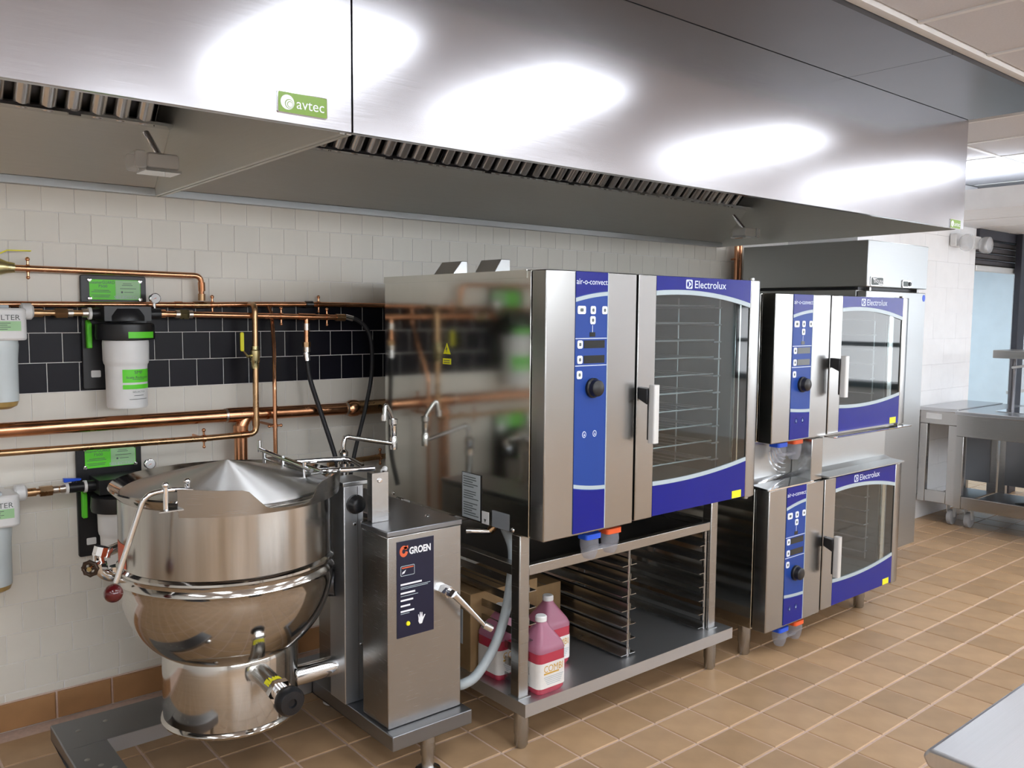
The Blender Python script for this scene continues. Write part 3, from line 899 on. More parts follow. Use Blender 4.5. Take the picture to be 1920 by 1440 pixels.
def cups(t, xa, xb, y, zt, h=0.075):
    """two clear cups with a blue and an orange cap under the control side"""
    for x, m, dz in ((xa, 'cap_blue', 0.0), (xb, 'cap_orange', 0.004)):
        c = B().lathe([(0.034, 0), (0.036, -0.3 * h), (0.030, -0.75 * h), (0.022, -h), (0.001, -h)], (x, y, zt + dz - 0.012), 20).build('drip_cup', 'cup_clear', t, smooth=40)
        B().prism_z(rrect(x - 0.040, x + 0.040, y - 0.028, y + 0.028, 0.012), zt + dz - 0.0115, zt + dz + 0.008).build('cap', m, c)
    B().prism_z(rrect(xa, xb, y - 0.012, y + 0.012, 0.005), zt - h * 0.8, zt - h * 0.65).build('cup_link', 'cup_clear', t)

BX, BZ0, BZ1 = 1.243, 0.800, 1.748
ov = oven('large blue-fronted convection oven on the open tray stand', BX, BZ0, BZ1, 0.524, 0.220, 10, True)
cups(ov, 1.52, 1.63, -1.40, 0.775)
# warning stickers and rating plate on its left side
xs = BX - 0.0005
tri = [(-0.848, 1.435), (-0.895, 1.435), (-0.871, 1.478)]
st = B().prism_x(tri, xs - 0.001, xs).build('warning_sticker', 'yellow', ov)
B().prism_x([(-0.868, 1.468), (-0.877, 1.454), (-0.871, 1.454), (-0.874, 1.441), (-0.864, 1.456), (-0.870, 1.457)], xs - 0.0016, xs - 0.001).build('symbol', 'grey_print', st)
st = box(xs - 0.001, xs, -0.898, -0.845, 1.395, 1.418).build('warning_sticker', 'yellow', ov)
for k in range(2):
    box(xs - 0.0014, xs - 0.001, -0.892, -0.851, 1.400 + k * 0.008, 1.403 + k * 0.008).build('print_line', 'grey_print', st)
rp = box(xs - 0.0016, xs, -1.099, -0.976, 0.803, 0.984).build('rating_backing', 'black_plastic', ov)
rb = box(xs - 0.002, xs - 0.0016, -1.093, -0.979, 0.808, 0.982).build('rating_plate', 'paper_grey', rp)
ln = B()
random.seed(3)
for k in range(17):
    z = 0.968 - k * 0.0092
    if k in (5, 10): continue
    a = -0.984 - random.random() * 0.006; w = 0.055 + random.random() * 0.045
    ln.box(xs - 0.0023, xs - 0.002, a - w, a, z - 0.0018, z + 0.0018)
ln.build('print_lines', 'grey_print', rp)['kind'] = 'stuff'
sm = box(xs - 0.0016, xs, -1.143, -1.103, 0.803, 0.850).build('small_label', 'paper', ov)
B().prism_x([(-1.131, 0.822), (-1.115, 0.822), (-1.123, 0.808)], xs - 0.002, xs - 0.0016).build('symbol', 'grey_print', sm)
box(xs - 0.0012, xs, -1.265, -1.165, 0.803, 0.865).build('clear_label', 'film', ov)
for yy in (-1.285, -0.47):
    B().lathe([(0.009, 0), (0.007, -0.004), (0.001, -0.005)], (xs, yy, 0.812), 12, 'x').build('rivet', 'chrome', ov, smooth=60)
# exhaust stubs on its roof
for (a, b, h) in ((1.375, 1.425, 0.062), (1.585, 1.655, 0.080)):
    B().prism_y([(a - 0.03, BZ1), (b, BZ1), (b, BZ1 + h), (a + 0.02, BZ1 + h)], -0.76, -0.62).build('exhaust_stub', 'steel_fridge', ov, bevel=0.002)

SX = 2.612
up = oven('upper small blue-fronted oven stacked over another oven', SX, 1.020, 1.696, 0.387, 0.197, 6)
lo = oven('lower small blue-fronted oven standing on the floor', SX, 0.145, 0.806, 0.375, 0.200, 6)
cups(lo, 2.80, 2.93, -1.405, 0.118, 0.07)
for (fx, fy) in ((2.655, -1.31), (3.70, -1.32), (2.66, -0.5), (3.70, -0.5)):
    B().lathe([(0.03, 0.144), (0.03, 0.06), (0.027, 0.055), (0.027, 0.008), (0.022, 0.0)], (fx, fy, 0), 20).build('foot', 'steel_dull', lo, smooth=40)
# stacking kit between them
sk = thing('stacking_kit', 'stainless steel stacking base sandwiched between the two small ovens', 'stand', (3.2, -0.9, 0.808))
k0, k1 = 0.8075, 1.012
box(SX + 0.0, SX + 1.22, -1.33, -0.42, k0, k1).build('frame', 'steel_fridge', sk, bevel=0.002)
box(SX + 0.36, SX + 0.458, -1.437, -1.331, k0, k1).build('mullion', 'steel_oven', sk, bevel=0.003)
B().prism_x([(-1.331, k0 + 0.004), (-1.331, k1), (-1.360, k1), (-1.360, k0 + 0.034), (-1.40, k0 + 0.020), (-1.475, k0 + 0.014), (-1.475, k0 + 0.008)], SX + 0.460, SX + 1.225).build('drip_apron', 'steel_fridge', sk)
B().prism_x([(-1.331, k0 + 0.003), (-1.331, k0 + 0.03), (-1.36, k0 + 0.014), (-1.455, k0 + 0.006), (-1.455, k0)], SX - 0.01, SX + 0.359).build('shelf_lip', 'chrome', sk)
for i in range(5):
    r = 0.05 + i * 0.022
    pts = [(SX + 0.30 - r * math.cos(math.radians(a)), -1.332, k1 - 0.03 - r * math.sin(math.radians(a))) for a in range(10, 100, 10)]
    B().tube(pts, 0.004, 6).build('pressed_ring', 'chrome', sk)
cups(sk, 2.77, 2.90, -1.385, 1.000)
B().prism_x([(-1.44, 1.012), (-1.50, 1.013), (-1.505, 1.018), (-1.44, 1.018)], SX + 0.46, SX + 1.225).build('drip_tray', 'chrome', sk)

# ------------------------------------------------------------------ stand under the large oven
sd = thing('oven_stand', 'stainless steel open stand with tray runners and a solid bottom shelf', 'stand', (1.86, -0.9, 0))
sx0, sx1, sy0, sy1 = 1.236, 2.473, -1.372, -0.45
sh_ = B()
sh_.box(sx0, sx1, sy0, sy1, 0.178, 0.187)
sh_.box(sx0, sx1, sy0, sy0 + 0.004, 0.138, 0.178)
sh_.box(sx0, sx1, sy1 - 0.004, sy1, 0.138, 0.178)
sh_.box(sx0, sx0 + 0.004, sy0 + 0.004, sy1 - 0.004, 0.138, 0.178)
sh_.box(sx1 - 0.004, sx1, sy0 + 0.004, sy1 - 0.004, 0.138, 0.178)
sh_.build('bottom_shelf', 'steel_satin', sd)
for lx in (1.246, 2.362):
    for ly in (-1.322, -0.53):
        box(lx, lx + 0.048, ly, ly + 0.048, 0.1875, 0.797).build('leg', 'steel_dull', sd, bevel=0.004)
        box(lx - 0.006, lx + 0.054, ly - 0.006, ly + 0.054, 0.1872, 0.190).build('weld_plate', 'steel_fridge', sd)
for fx in (1.266, 2.386):
    for fy in (-1.315, -0.52):
        B().lathe([(0.028, 0.1375), (0.028, 0.055), (0.025, 0.045), (0.025, 0.012), (0.018, 0.0)], (fx, fy, 0), 20).build('foot', 'steel_dull', sd, smooth=40)
box(1.294, 2.362, -1.318, -1.29, 0.640, 0.680).build('front_rail', 'steel_dull', sd, bevel=0.003)
box(1.294, 2.362, -0.52, -0.49, 0.640, 0.680).build('back_rail', 'steel_dull', sd, bevel=0.003)
for lx in (1.250, 2.366):
    box(lx, lx + 0.04, -1.274, -0.53, 0.640, 0.680).build('side_rail', 'steel_dull', sd, bevel=0.003)
box(1.294, 2.362, -1.28, -0.535, 0.642, 0.652).build('upper_deck', 'steel_dark', sd)
zt_ = [0.575, 0.512, 0.449, 0.387, 0.324, 0.262, 0.200]
for xm in (1.852, 2.352, 1.30):
    for yy in (-1.30, -0.56):
        B().tube([(xm, yy, 0.188), (xm, yy, 0.640)], 0.006, 8).build('runner_post', 'steel_dull', sd, smooth=40)
    sides = {1.852: (1, -1), 2.352: (-1,), 1.30: (1,)}[xm]
    for sg in sides:
        for z in zt_:
            a = xm + 0.0065 * sg; b = xm + 0.042 * sg
            r = B()
            r.box(min(a, a + 0.003 * sg), max(a, a + 0.003 * sg), -1.305, -0.555, z, z + 0.026)
            r.box(min(a, b), max(a, b), -1.305, -0.555, z - 0.003, z)
            r.build('tray_runner', 'steel_dull', sd)

# ------------------------------------------------------------------ goods on the shelf
def sq(cx, cy, z, hw, k=0.32, n=8):
    """rounded square ring"""
    pts = rrect(cx - hw, cx + hw, cy - hw, cy + hw, hw * k, n // 2)
    return [(p[0], p[1], z) for p in pts]
def jug(cx, cy, label):
    z = 0.1872
    t = thing('detergent_jug', label, 'jug', (cx, cy, z), 'red detergent jugs')
    hw = 0.069
    B().loft([sq(cx, cy, z, hw * 0.86), sq(cx, cy, z + 0.012, hw * 0.97), sq(cx, cy, z + 0.03, hw), sq(cx, cy, z + 0.157, hw)]).build('liquid', 'jug_liquid', t, smooth=50)
    rr = [sq(cx, cy, z + 0.1575, hw), sq(cx, cy, z + 0.168, hw)]
    for k, (h, f) in enumerate(((0.185, 0.90), (0.205, 0.72), (0.225, 0.53), (0.242, 0.36), (0.250, 0.30), (0.256, 0.29))):
        rr.append(sq(cx, cy, z + h, hw * f, 0.32 + 0.1 * k if 0.32 + 0.1 * k < 0.95 else 0.95))
    B().loft(rr).build('shoulder', 'jug_plastic', t, smooth=50)
    B().lathe([(0.021, 0.2565), (0.0225, 0.258), (0.0225, 0.274), (0.019, 0.278), (0.001, 0.278)], (cx, cy, z), 24).build('cap', 'white_plastic', t, smooth=40)
    lb = B()
    V = [p for h in (0.026, 0.122) for p in sq(cx, cy, z + h, hw + 0.0012)]
    n = len(V) // 2
    lb.add(V, [(i, (i + 1) % n, n + (i + 1) % n, n + i) for i in range(n)])
    L = lb.build('label', 'jug_label', t, smooth=50)
    y = cy - hw - 0.0018
    text('COMBI', L, 'amber_print', cx - 0.045, cx + 0.050, z + 0.099, '-y', y, height=0.026)
    box(cx - 0.045, cx + 0.03, y, y + 0.0004, z + 0.078, z + 0.084).build('print_line', 'amber_print', L)
    for k in range(5):
        box(cx - 0.045 + 0.004 * k, cx + 0.052 - 0.004 * k, y, y + 0.0004, z + 0.066 - 0.007 * k, z + 0.069 - 0.007 * k).build('print_line', 'paper_grey', L)
    return t
jug(1.382, -1.288, 'red jug in front, its COMBI label showing beside the stand leg')
jug(1.560, -1.130, 'red jug standing behind the front jug, only its shoulder showing')
jug(1.345, -1.096, 'red jug left of the stand leg, partly behind the grey hose')
def carton(x0, x1, y0, y1, z0, z1, label, tab):
    t = thing('cardboard_carton', label, 'box', ((x0 + x1) / 2, (y0 + y1) / 2, z0))
    box(x0, x1, y0, y1, z0, z1).build('carton', 'cardboard', t, bevel=0.002)
    if tab:
        box(x0 - 0.001, x0 - 0.0001, y0 + 0.05, y1 - 0.08, z0 + 0.10, z0 + 0.24).build('paper_label', 'paper_grey', t)
    B().box((x0 + x1) / 2 - 0.002, (x0 + x1) / 2 + 0.002, y0, y1, z1 - 0.001, z1 + 0.0006).build('flap_seam', 'steel_dark', t)
carton(1.252, 1.60, -1.020, -0.70, 0.1872, 0.50, 'brown cardboard carton with a pale label behind the jugs', True)
carton(1.62, 1.80, -0.95, -0.65, 0.1872, 0.43, 'narrow brown carton beside the tray runners', False)

# ------------------------------------------------------------------ fridge right of the stack
fr = thing('reach_in_fridge', 'tall stainless reach-in fridge behind the stacked ovens', 'fridge', (4.51, -0.6, 0))
f0, f1 = 4.128, 4.895
box(f0, f1, -1.00, -0.20, 0.10, 1.755).build('body', 'steel_fridge', fr, bevel=0.004)
box(f0, f1, -1.065, -0.20, 1.772, 2.045).build('top_housing', 'steel_fridge', fr, bevel=0.004)
box(f0 + 0.02, f1 - 0.02, -1.00, -0.22, 1.755, 1.772).build('gap_strip', 'black_plastic', fr)
dr = box(f0 + 0.006, f1 - 0.004, -1.062, -1.006, 0.11, 1.748).build('door', 'steel_fridge', fr, bevel=0.004)
box(f0 + 0.012, f1 - 0.012, -1.0055, -1.0005, 0.12, 1.74).build('gasket', 'black_rubber', dr)
B().prism_y(rrect(f0 + 0.04, f0 + 0.065, 0.85, 1.25, 0.01), -1.10, -1.0625).build('handle', 'chrome', dr, bevel=0.004)
B().prism_y([(f1 - 0.03 + 0.02 * math.cos(a * math.pi / 10), 1.715 + 0.022 * math.sin(a * math.pi / 10)) for a in range(20)], -1.0632, -1.0622).build('sticker', 'cap_blue', dr)
for (x, w) in ((f0 + 0.10, 0.02), (f1 - 0.06, 0.03)):
    box(x, x + w, -1.03, -1.006, 1.748, 1.7715).build('hinge', 'steel_dull', fr)
npz = B().prism_y(rrect(4.165, 4.325, 1.778, 1.832, 0.012), -1.0685, -1.0655).build('nameplate', 'chrome', fr)
B().prism_y(rrect(4.172, 4.318, 1.782, 1.828, 0.010), -1.0692, -1.0685).build('plate_face', 'grey_print', npz)
text('ENDURA', npz, 'white_print', 4.205, 4.312, 1.805, '-y', -1.0697, height=0.018, bold=0.01)
B().prism_y([(4.185, 1.825), (4.245, 1.820), (4.215, 1.816), (4.205, 1.808)], -1.0697, -1.0692).build('emblem', 'white_print', npz)
B().prism_y([(4.25, 1.793), (4.31, 1.793), (4.31, 1.786), (4.265, 1.786)], -1.0697, -1.0692).build('emblem', 'white_print', npz)
th = B().prism_y(rrect(4.555, 4.665, 1.776, 1.822, 0.010), -1.072, -1.0655).build('thermometer', 'chrome', fr)
B().prism_y(rrect(4.562, 4.628, 1.783, 1.815, 0.008), -1.0732, -1.072).build('display', 'grey_print', th)
B().lathe([(0.014, 0), (0.013, -0.006), (0.001, -0.007)], (4.646, -1.072, 1.799), 16, 'y').build('lock', 'black_plastic', th, smooth=40)
for fx in (f0 + 0.07, f1 - 0.07):
    for fy in (-0.93, -0.28):
        B().lathe([(0.03, 0.0995), (0.024, 0.03), (0.03, 0.0)], (fx, fy, 0), 16).build('foot', 'steel_dull', fr, smooth=40)

# ------------------------------------------------------------------ serving counter units
def counter(x0, x1, y0, y1, top, label, ap, tagbar, casters, rod):
    t = thing('serving_counter', label, 'counter', ((x0 + x1) / 2, (y0 + y1) / 2, 0))
    box(x0 - 0.03, x1, y0, y1, top - 0.028, top).build('worktop', 'steel_top', t, bevel=0.004)
    box(x0, x0 + 0.02, y0 + 0.004, y1 - 0.004, top - 0.028 - ap, top - 0.029).build('apron', 'steel_dull', t, bevel=0.002)
    for (a, b) in ((y0 + 0.004, y0 + 0.075), (y1 - 0.06, y1 - 0.004)):
        box(x0, x0 + 0.045, a, b, 0.16, top - 0.03 - ap).build('upright', 'steel_dull', t, bevel=0.003)
        box(x1 - 0.05, x1 - 0.005, a, b, 0.16, top - 0.03).build('upright', 'steel_dull', t, bevel=0.003)
    box(x0, x0 + 0.03, y0 + 0.076, y1 - 0.061, 0.165, 0.255).build('bottom_rail', 'steel_dull', t, bevel=0.003)
    box(x0 + 0.046, x1 - 0.052, y0 + 0.01, y1 - 0.01, 0.16, 0.172).build('bottom_shelf', 'steel_dark', t)
    box(x1 - 0.06, x1 - 0.052, y0 + 0.055, y1 - 0.055, 0.24, top - 0.04).build('back_panel', 'steel_base', t)
    if tagbar:
        box(x0 - 0.002, x0 - 0.0002, (y0 + y1) / 2 - 0.02, (y0 + y1) / 2 + 0.10, top - 0.09, top - 0.045).build('tag', 'paper', t)
    for (cx, cy) in casters:
        fk = B()
        fk.prism_y([(cx - 0.03, 0.158), (cx + 0.03, 0.158), (cx + 0.02, 0.06), (cx - 0.01, 0.06)], cy - 0.026, cy - 0.021)
        fk.prism_y([(cx - 0.03, 0.158), (cx + 0.03, 0.158), (cx + 0.02, 0.06), (cx - 0.01, 0.06)], cy + 0.021, cy + 0.026)
        fk.box(cx - 0.03, cx + 0.03, cy - 0.026, cy + 0.026, 0.154, 0.159)
        ck = fk.build('caster', 'handle_grey', t)
        B().lathe([(0.012, -0.018), (0.050, -0.020), (0.0585, -0.014), (0.0585, 0.014), (0.050, 0.020), (0.012, 0.018)], (cx + 0.005, cy, 0.0585), 24, 'y').build('wheel', 'wheel_grey', ck, smooth=40)
    for (rx, ry) in rod:
        B().tube([(rx, ry, 0.175), (rx, ry, top - 0.05)], 0.011, 10).build('rod', 'black_plastic', t, smooth=40)
        B().lathe([(0.07, 0), (0.07, 0.006), (0.015, 0.016), (0.001, 0.016)], (rx, ry, 0.1725), 20).build('rod_base', 'black_plastic', t, smooth=40)
    return t
counter(5.99, 6.80, -0.855, -0.56, 0.902, 'narrow steel serving counter unit tucked against the white pier', 0.10, True, [(6.06, -0.80)], [(6.3, -0.70)])
c2 = counter(5.92, 6.80, -2.20, -0.862, 0.896, 'wide steel serving counter unit with casters at the right edge', 0.16, False, [(6.06, -0.93), (6.06, -2.1)], [(6.4, -1.2), (6.45, -1.6)])
B().prism_z(rrect(6.12, 6.62, -2.0, -1.05, 0.02), 0.8965, 0.900).build('drop_in_well', 'chrome', c2)
sg = thing('overshelf', 'grey overshelf on a thin post above the serving counter', 'shelf', (6.3, -1.08, 0.9))
box(6.20, 6.55, -2.1, -0.985, 1.290, 1.350).build('shelf', 'steel_dull', sg, bevel=0.004)
B().tube([(6.32, -1.09, 0.9005), (6.32, -1.09, 1.289)], 0.022, 12).build('post', 'steel_dark', sg, smooth=40)
B().tube([(6.30, -1.09, 1.22), (6.27, -1.20, 1.24), (6.27, -1.32, 1.18)], 0.010, 8).build('brace', 'handle_grey', sg, smooth=40)

# ------------------------------------------------------------------ foreground table
tb_ = thing('prep_table', 'stainless prep table corner in the right foreground', 'table', (1.7, -3.4, 0))
tp = B()
tp.prism_x([(-3.040, 0.868), (-3.030, 0.885), (-3.040, 0.9), (-3.78, 0.9), (-3.79, 0.885), (-3.78, 0.868)], 0.655, 2.55)
tp.build('tabletop', 'steel_table', tb_, bevel=0.005)
for lx in (0.74, 2.46):
    for ly in (-3.11, -3.70):
        B().tube([(lx, ly, 0.0), (lx, ly, 0.8675)], 0.02, 16).build('leg', 'steel_dull', tb_, smooth=40)
box(0.72, 2.48, -3.72, -3.09, 0.25, 0.28).build('undershelf', 'steel_dull', tb_, bevel=0.003)


# ------------------------------------------------------------------ tilting steam kettle
KX, KY = 0.373, -0.82
kt = thing('steam_kettle', 'large polished steel tilting steam kettle with a domed lid and control pedestal', 'kettle', (KX, KY, 0))
def kpt(r, deg, z):
    a = math.radians(deg)
    return (KX + r * math.cos(a), KY + r * math.sin(a), z)
kb = B()
B().lathe([(0.318, 1.004), (0.338, 1.006), (0.3425, 1.000), (0.3425, 0.7845), (0.318, 0.784)], (KX, KY, 0), 72).build('upper_wall', 'steel_wall', kt, smooth=35)
prof = [(0.318, 0.784), (0.3425, 0.7835), (0.3455, 0.780), (0.351, 0.775), (0.352, 0.768), (0.3465, 0.761), (0.345, 0.752), (0.351, 0.742), (0.353, 0.734), (0.349, 0.727), (0.3465, 0.722)]
for i in range(1, 15):
    a = math.radians(68.0 * i / 14)
    prof.append((0.3465 * math.cos(a) ** 0.80 if i < 14 else 0.190, 0.722 - 0.285 * math.sin(a) / math.sin(math.radians(68))))
kb.lathe([(r, z) for r, z in prof], (KX, KY, 0), 72)
kb.build('bowl', 'steel_kettle', kt, smooth=35)
B().lathe([(0.16, 0.47), (0.217, 0.468), (0.2215, 0.455), (0.2215, 0.248), (0.226, 0.244), (0.230, 0.236), (0.226, 0.228), (0.215, 0.226), (0.14, 0.226)], (KX, KY, 0), 64).build('jacket_base', 'steel_kettle', kt, smooth=35)
B().lathe([(0.3425, 0.998), (0.366, 1.024), (0.3695, 1.030), (0.3665, 1.035), (0.336, 1.012)], (KX, KY, 0), 72, a0=math.radians(-28), a1=math.radians(226)).build('rim', 'steel_kettle', kt, smooth=40)
B().lathe([(0.3425, 0.980), (0.362, 0.988), (0.366, 0.992), (0.361, 0.995), (0.336, 1.000)], (KX, KY, 0), 40, a0=math.radians(-134), a1=math.radians(-28)).build('pouring_lip', 'steel_kettle', kt, smooth=40)
B().lathe([(0.334, 1.0065), (0.3345, 1.013), (0.326, 1.018), (0.315, 1.022), (0.20, 1.052), (0.10, 1.0765), (0.002, 1.098)], (KX, KY, 0), 72).build('lid', 'steel_lid', kt, smooth=25)
# raised shield either side of the pouring notch
angs = [(-133.5, 1.073), (-125, 1.071), (-115, 1.067), (-105, 1.064), (-102, 1.058), (-97, 1.025), (-94, 1.006), (-91, 1.001), (-82, 0.997), (-74, 0.995), (-71, 0.998), (-68, 1.012), (-64, 1.045), (-61, 1.053), (-50, 1.058), (-40, 1.062), (-29, 1.064), (-22, 1.066)]
V, F = [], []
for (a, zt) in angs:
    for r in (0.3665, 0.3695):
        V.append(kpt(r, a, 0.986)); V.append(kpt(r + 0.006, a, zt))
m = len(angs)
for i in range(m - 1):
    k = i * 4; n = k + 4
    F += [(k, n, n + 1, k + 1), (k + 2, k + 3, n + 3, n + 2), (k + 1, n + 1, n + 3, k + 3), (k, k + 2, n + 2, n)]
F += [(0, 1, 3, 2), (4 * m - 4, 4 * m - 2, 4 * m - 1, 4 * m - 3)]
sb_ = B(); sb_.add(V, F); sb_.build('splash_shield', 'steel_dull', kt, smooth=30)
# tilt lever with ball
lv = B().tube(arc([(0.165, -1.075, 1.062), (0.105, -1.075, 1.072), (0.030, -1.07, 1.066), (-0.050, -1.05, 0.815)], 0.035, 6), 0.008, 10).build('lever', 'chrome', kt, smooth=50)
B().ball((-0.058, -1.05, 0.785), 0.0265).build('ball_grip', 'maroon', lv, smooth=80)
for p in ((0.085, -1.082, 1.07), (0.155, -1.06, 1.072)):
    B().tube([(p[0], p[1], 1.012), (p[0], p[1], 1.085)], 0.0075, 10).build('lever_pin', 'chrome', lv, smooth=50)
    B().ball((p[0], p[1], 1.088), 0.010, 12).build('pin_cap', 'chrome', lv, smooth=80)
B().prism_z([(0.06, -1.10), (0.17, -1.10), (0.19, -1.02), (0.10, -1.04)], 1.010, 1.014).build('lever_plate', 'steel_dull', lv)
# draw-off valve
dv = B().tube([(0.386, -0.985, 0.427), (0.384, -1.06, 0.424), (0.380, -1.18, 0.420)], [0.034, 0.031, 0.031], 20).build('draw_off_valve', 'steel_dull', kt, smooth=40)
B().tube([(0.3860, -1.020, 0.4268), (0.3858, -1.030, 0.4262)], 0.039, 24).build('collar', 'chrome', dv, smooth=40)
B().tube([(0.3810, -1.1810, 0.4195), (0.3795, -1.205, 0.4180)], 0.041, 6).build('hex_nut', 'chrome', dv)
B().tube([(0.3795, -1.2055, 0.418), (0.378, -1.245, 0.416)], 0.027, 20).build('stem_housing', 'chrome', dv, smooth=40)
B().lathe([(0.020, 0.0), (0.040, -0.002), (0.045, -0.012), (0.045, -0.03), (0.036, -0.042), (0.014, -0.044), (0.012, -0.036), (0.001, -0.036)], (0.3770, -1.2455, 0.4155), 32, 'y').build('knob', 'black_plastic', dv, smooth=40)
B().lathe([(0.0318, 0.0), (0.0318, 0.035)], (0.3812, -1.172, 0.4200), 20, 'y', math.radians(40), math.radians(155)).build('sticker', 'yellow', dv, smooth=60)
# steam elbow, valve and trap on the left
tr = B().tube(spline([(0.07, -0.72, 0.740), (0.035, -0.735, 0.742), (0.006, -0.745, 0.752), (-0.018, -0.75, 0.775), (-0.020, -0.752, 0.800)], 5), [0.019] * 21, 14).build('steam_fitting', 'chrome', kt, smooth=50)
for p, q in (((0.035, -0.735, 0.728), (0.035, -0.735, 0.775)), ((-0.016, -0.75, 0.776), (-0.020, -0.752, 0.800)), ((-0.020, -0.752, 0.822), (-0.012, -0.752, 0.850))):
    B().tube([p, q], 0.022, 8).build('union', 'chrome', tr)
B().tube([(-0.020, -0.752, 0.795), (-0.022, -0.752, 0.835)], 0.017, 14).build('valve_body', 'chrome', tr, smooth=50)
B().tube([(-0.024, -0.76, 0.803), (-0.055, -0.80, 0.800)], 0.009, 10).build('valve_stem', 'chrome', tr, smooth=50)
hw_ = B()
ax = Vector((-0.6, -0.78, -0.05)).normalized(); u = ax.cross(Vector((0, 0, 1))).normalized(); w = ax.cross(u)
cen = Vector((-0.060, -0.806, 0.800))
hw_.tube([cen + (u * math.cos(a * math.pi / 12) + w * math.sin(a * math.pi / 12)) * (0.0205 + 0.002 * math.cos(a * math.pi / 12 * 8)) for a in range(25)], 0.0062, 8)
for a in range(4):
    hw_.tube([cen, cen + (u * math.cos(a * math.pi / 2) + w * math.sin(a * math.pi / 2)) * 0.02], 0.004, 6)
hw_.build('hand_wheel', 'wheel_brown', tr, smooth=50)
B().tube([cen - ax * 0.004, cen + ax * 0.008], 0.008, 6).build('wheel_nut', 'brass', tr)
B().tube([(0.060, -0.700, 0.828), (0.010, -0.725, 0.822), (0.004, -0.726, 0.808)], 0.017, 12).build('sight_elbow', 'chrome', tr, smooth=50)
# warning sticker wrapped round the left of the bowl
B().lathe([(0.3435, 0.790), (0.3435, 0.866)], (KX, KY, 0), 8, 'z', math.radians(168), math.radians(186)).build('warning_sticker', 'red_orange', kt, smooth=60)
# lid hinge along the right of the lid
hx = 0.60
hg = box(hx - 0.02, hx + 0.02, -1.02, -0.63, 1.050, 1.058).build('lid_hinge', 'steel_dull', kt, bevel=0.002)
B().tube([(hx - 0.018, -1.02, 1.066), (hx - 0.018, -0.60, 1.086)], 0.0075, 10).build('hinge_rod', 'chrome', hg, smooth=50)
B().tube([(hx + 0.018, -1.02, 1.058), (hx + 0.018, -0.64, 1.066)], 0.0075, 10).build('hinge_rod', 'chrome', hg, smooth=50)
for yy in (-0.97, -0.80, -0.64):
    B().tube([(hx - 0.018, yy, 1.030), (hx - 0.018, yy, 1.088)], 0.008, 8).build('hinge_pin', 'chrome', hg, smooth=50)
B().tube([(hx - 0.018, -0.60, 1.075), (hx - 0.018, -0.60, 1.118)], 0.0075, 8).build('lid_stop', 'chrome', hg, smooth=50)
B().tube(arc([(hx + 0.0, -0.93, 1.045), (0.69, -0.93, 1.040), (0.845, -0.985, 1.040)], 0.02), 0.010, 10).build('hinge_arm', 'chrome', kt, smooth=50)
B().tube(arc([(hx + 0.0, -0.73, 1.050), (0.86, -0.77, 1.045), (0.885, -0.83, 1.02)], 0.03), 0.010, 10).build('hinge_arm', 'chrome', kt, smooth=50)
# upright post carrying the trunnion
ps = box(0.728, 0.806, -0.972, -0.86, 0.191, 0.985).build('post', 'steel_satin', kt, bevel=0.003)
box(0.722, 0.828, -0.978, -0.85, 0.9855, 1.000).build('post_cap', 'steel_fridge', ps, bevel=0.002)
box(0.782, 0.783, -0.9735, -0.972, 0.20, 0.98).build('post_seam', 'steel_dark', ps)
dl = B().lathe([(0.0345, 0.0), (0.0345, -0.010), (0.030, -0.014), (0.026, -0.030), (0.022, -0.033), (0.001, -0.033)], (0.772, -0.973, 0.918), 30, 'y').build('dial', 'black_plastic', ps, smooth=40)
for a in range(-60, 100, 25):
    c, s = math.cos(math.radians(a)), math.sin(math.radians(a))
    B().prism_y([(0.772 + c * 0.0275 - s * 0.001, 0.918 + s * 0.0275 + c * 0.001), (0.772 + c * 0.0275 + s * 0.001, 0.918 + s * 0.0275 - c * 0.001), (0.772 + c * 0.0335 + s * 0.001, 0.918 + s * 0.0335 - c * 0.001), (0.772 + c * 0.0335 - s * 0.001, 0.918 + s * 0.0335 + c * 0.001)], -0.9845, -0.983).build('dial_mark', 'white_print', dl)
for (x, z) in ((0.770, 0.845), (0.800, 0.848), (0.795, 0.40)):
    B().lathe([(0.006, 0), (0.005, -0.004), (0.001, -0.005)], (x, -0.9722, z), 10, 'y').build('screw', 'chrome', ps, smooth=60)
B().tube([(0.560, -0.86, 0.300), (0.7375, -0.89, 0.312)], 0.036, 24).build('trunnion', 'chrome', kt, smooth=40)
B().tube([(0.62, -0.80, 0.62), (0.7375, -0.89, 0.62)], 0.05, 24).build('trunnion', 'steel_dark', kt, smooth=40)
# control pedestal
b0, b1, yb = 0.748, 1.050, -1.230
pd = B().prism_z([(b0, yb), (b1, yb), (b1, -0.56), (0.836, -0.56), (0.836, -1.062), (b0, -1.062)], 0.191, 0.852).build('pedestal', 'steel_dull', kt, bevel=0.003)
B().prism_z([(b0 - 0.003, yb - 0.003), (b1 + 0.003, yb - 0.003), (b1 + 0.003, -0.557), (0.833, -0.557), (0.833, -1.059), (b0 - 0.003, -1.059)], 0.8525, 0.872).build('pedestal_cap', 'steel_base', pd, bevel=0.003)
for (x, y) in ((0.90, -0.98), (0.98, -1.12)):
    B().lathe([(0.010, 0.0), (0.007, 0.005), (0.001, 0.006)], (x, y, 0.8722), 10).build('screw', 'chrome', pd, smooth=60)
br = B()
br.prism_z([(0.770, -1.095), (0.835, -1.095), (0.835, -1.091), (0.774, -1.091), (0.774, -1.062), (0.770, -1.062)], 0.873, 1.045)
br.prism_z([(0.831, -1.091), (0.835, -1.091), (0.835, -1.062), (0.831, -1.062)], 0.873, 1.045)
bk = br.build('hinge_bracket', 'steel_dull', kt)
B().lathe([(0.009, 0), (0.008, -0.005), (0.001, -0.006)], (0.800, -1.0952, 1.018), 12, 'y').build('screw', 'chrome', bk, smooth=60)
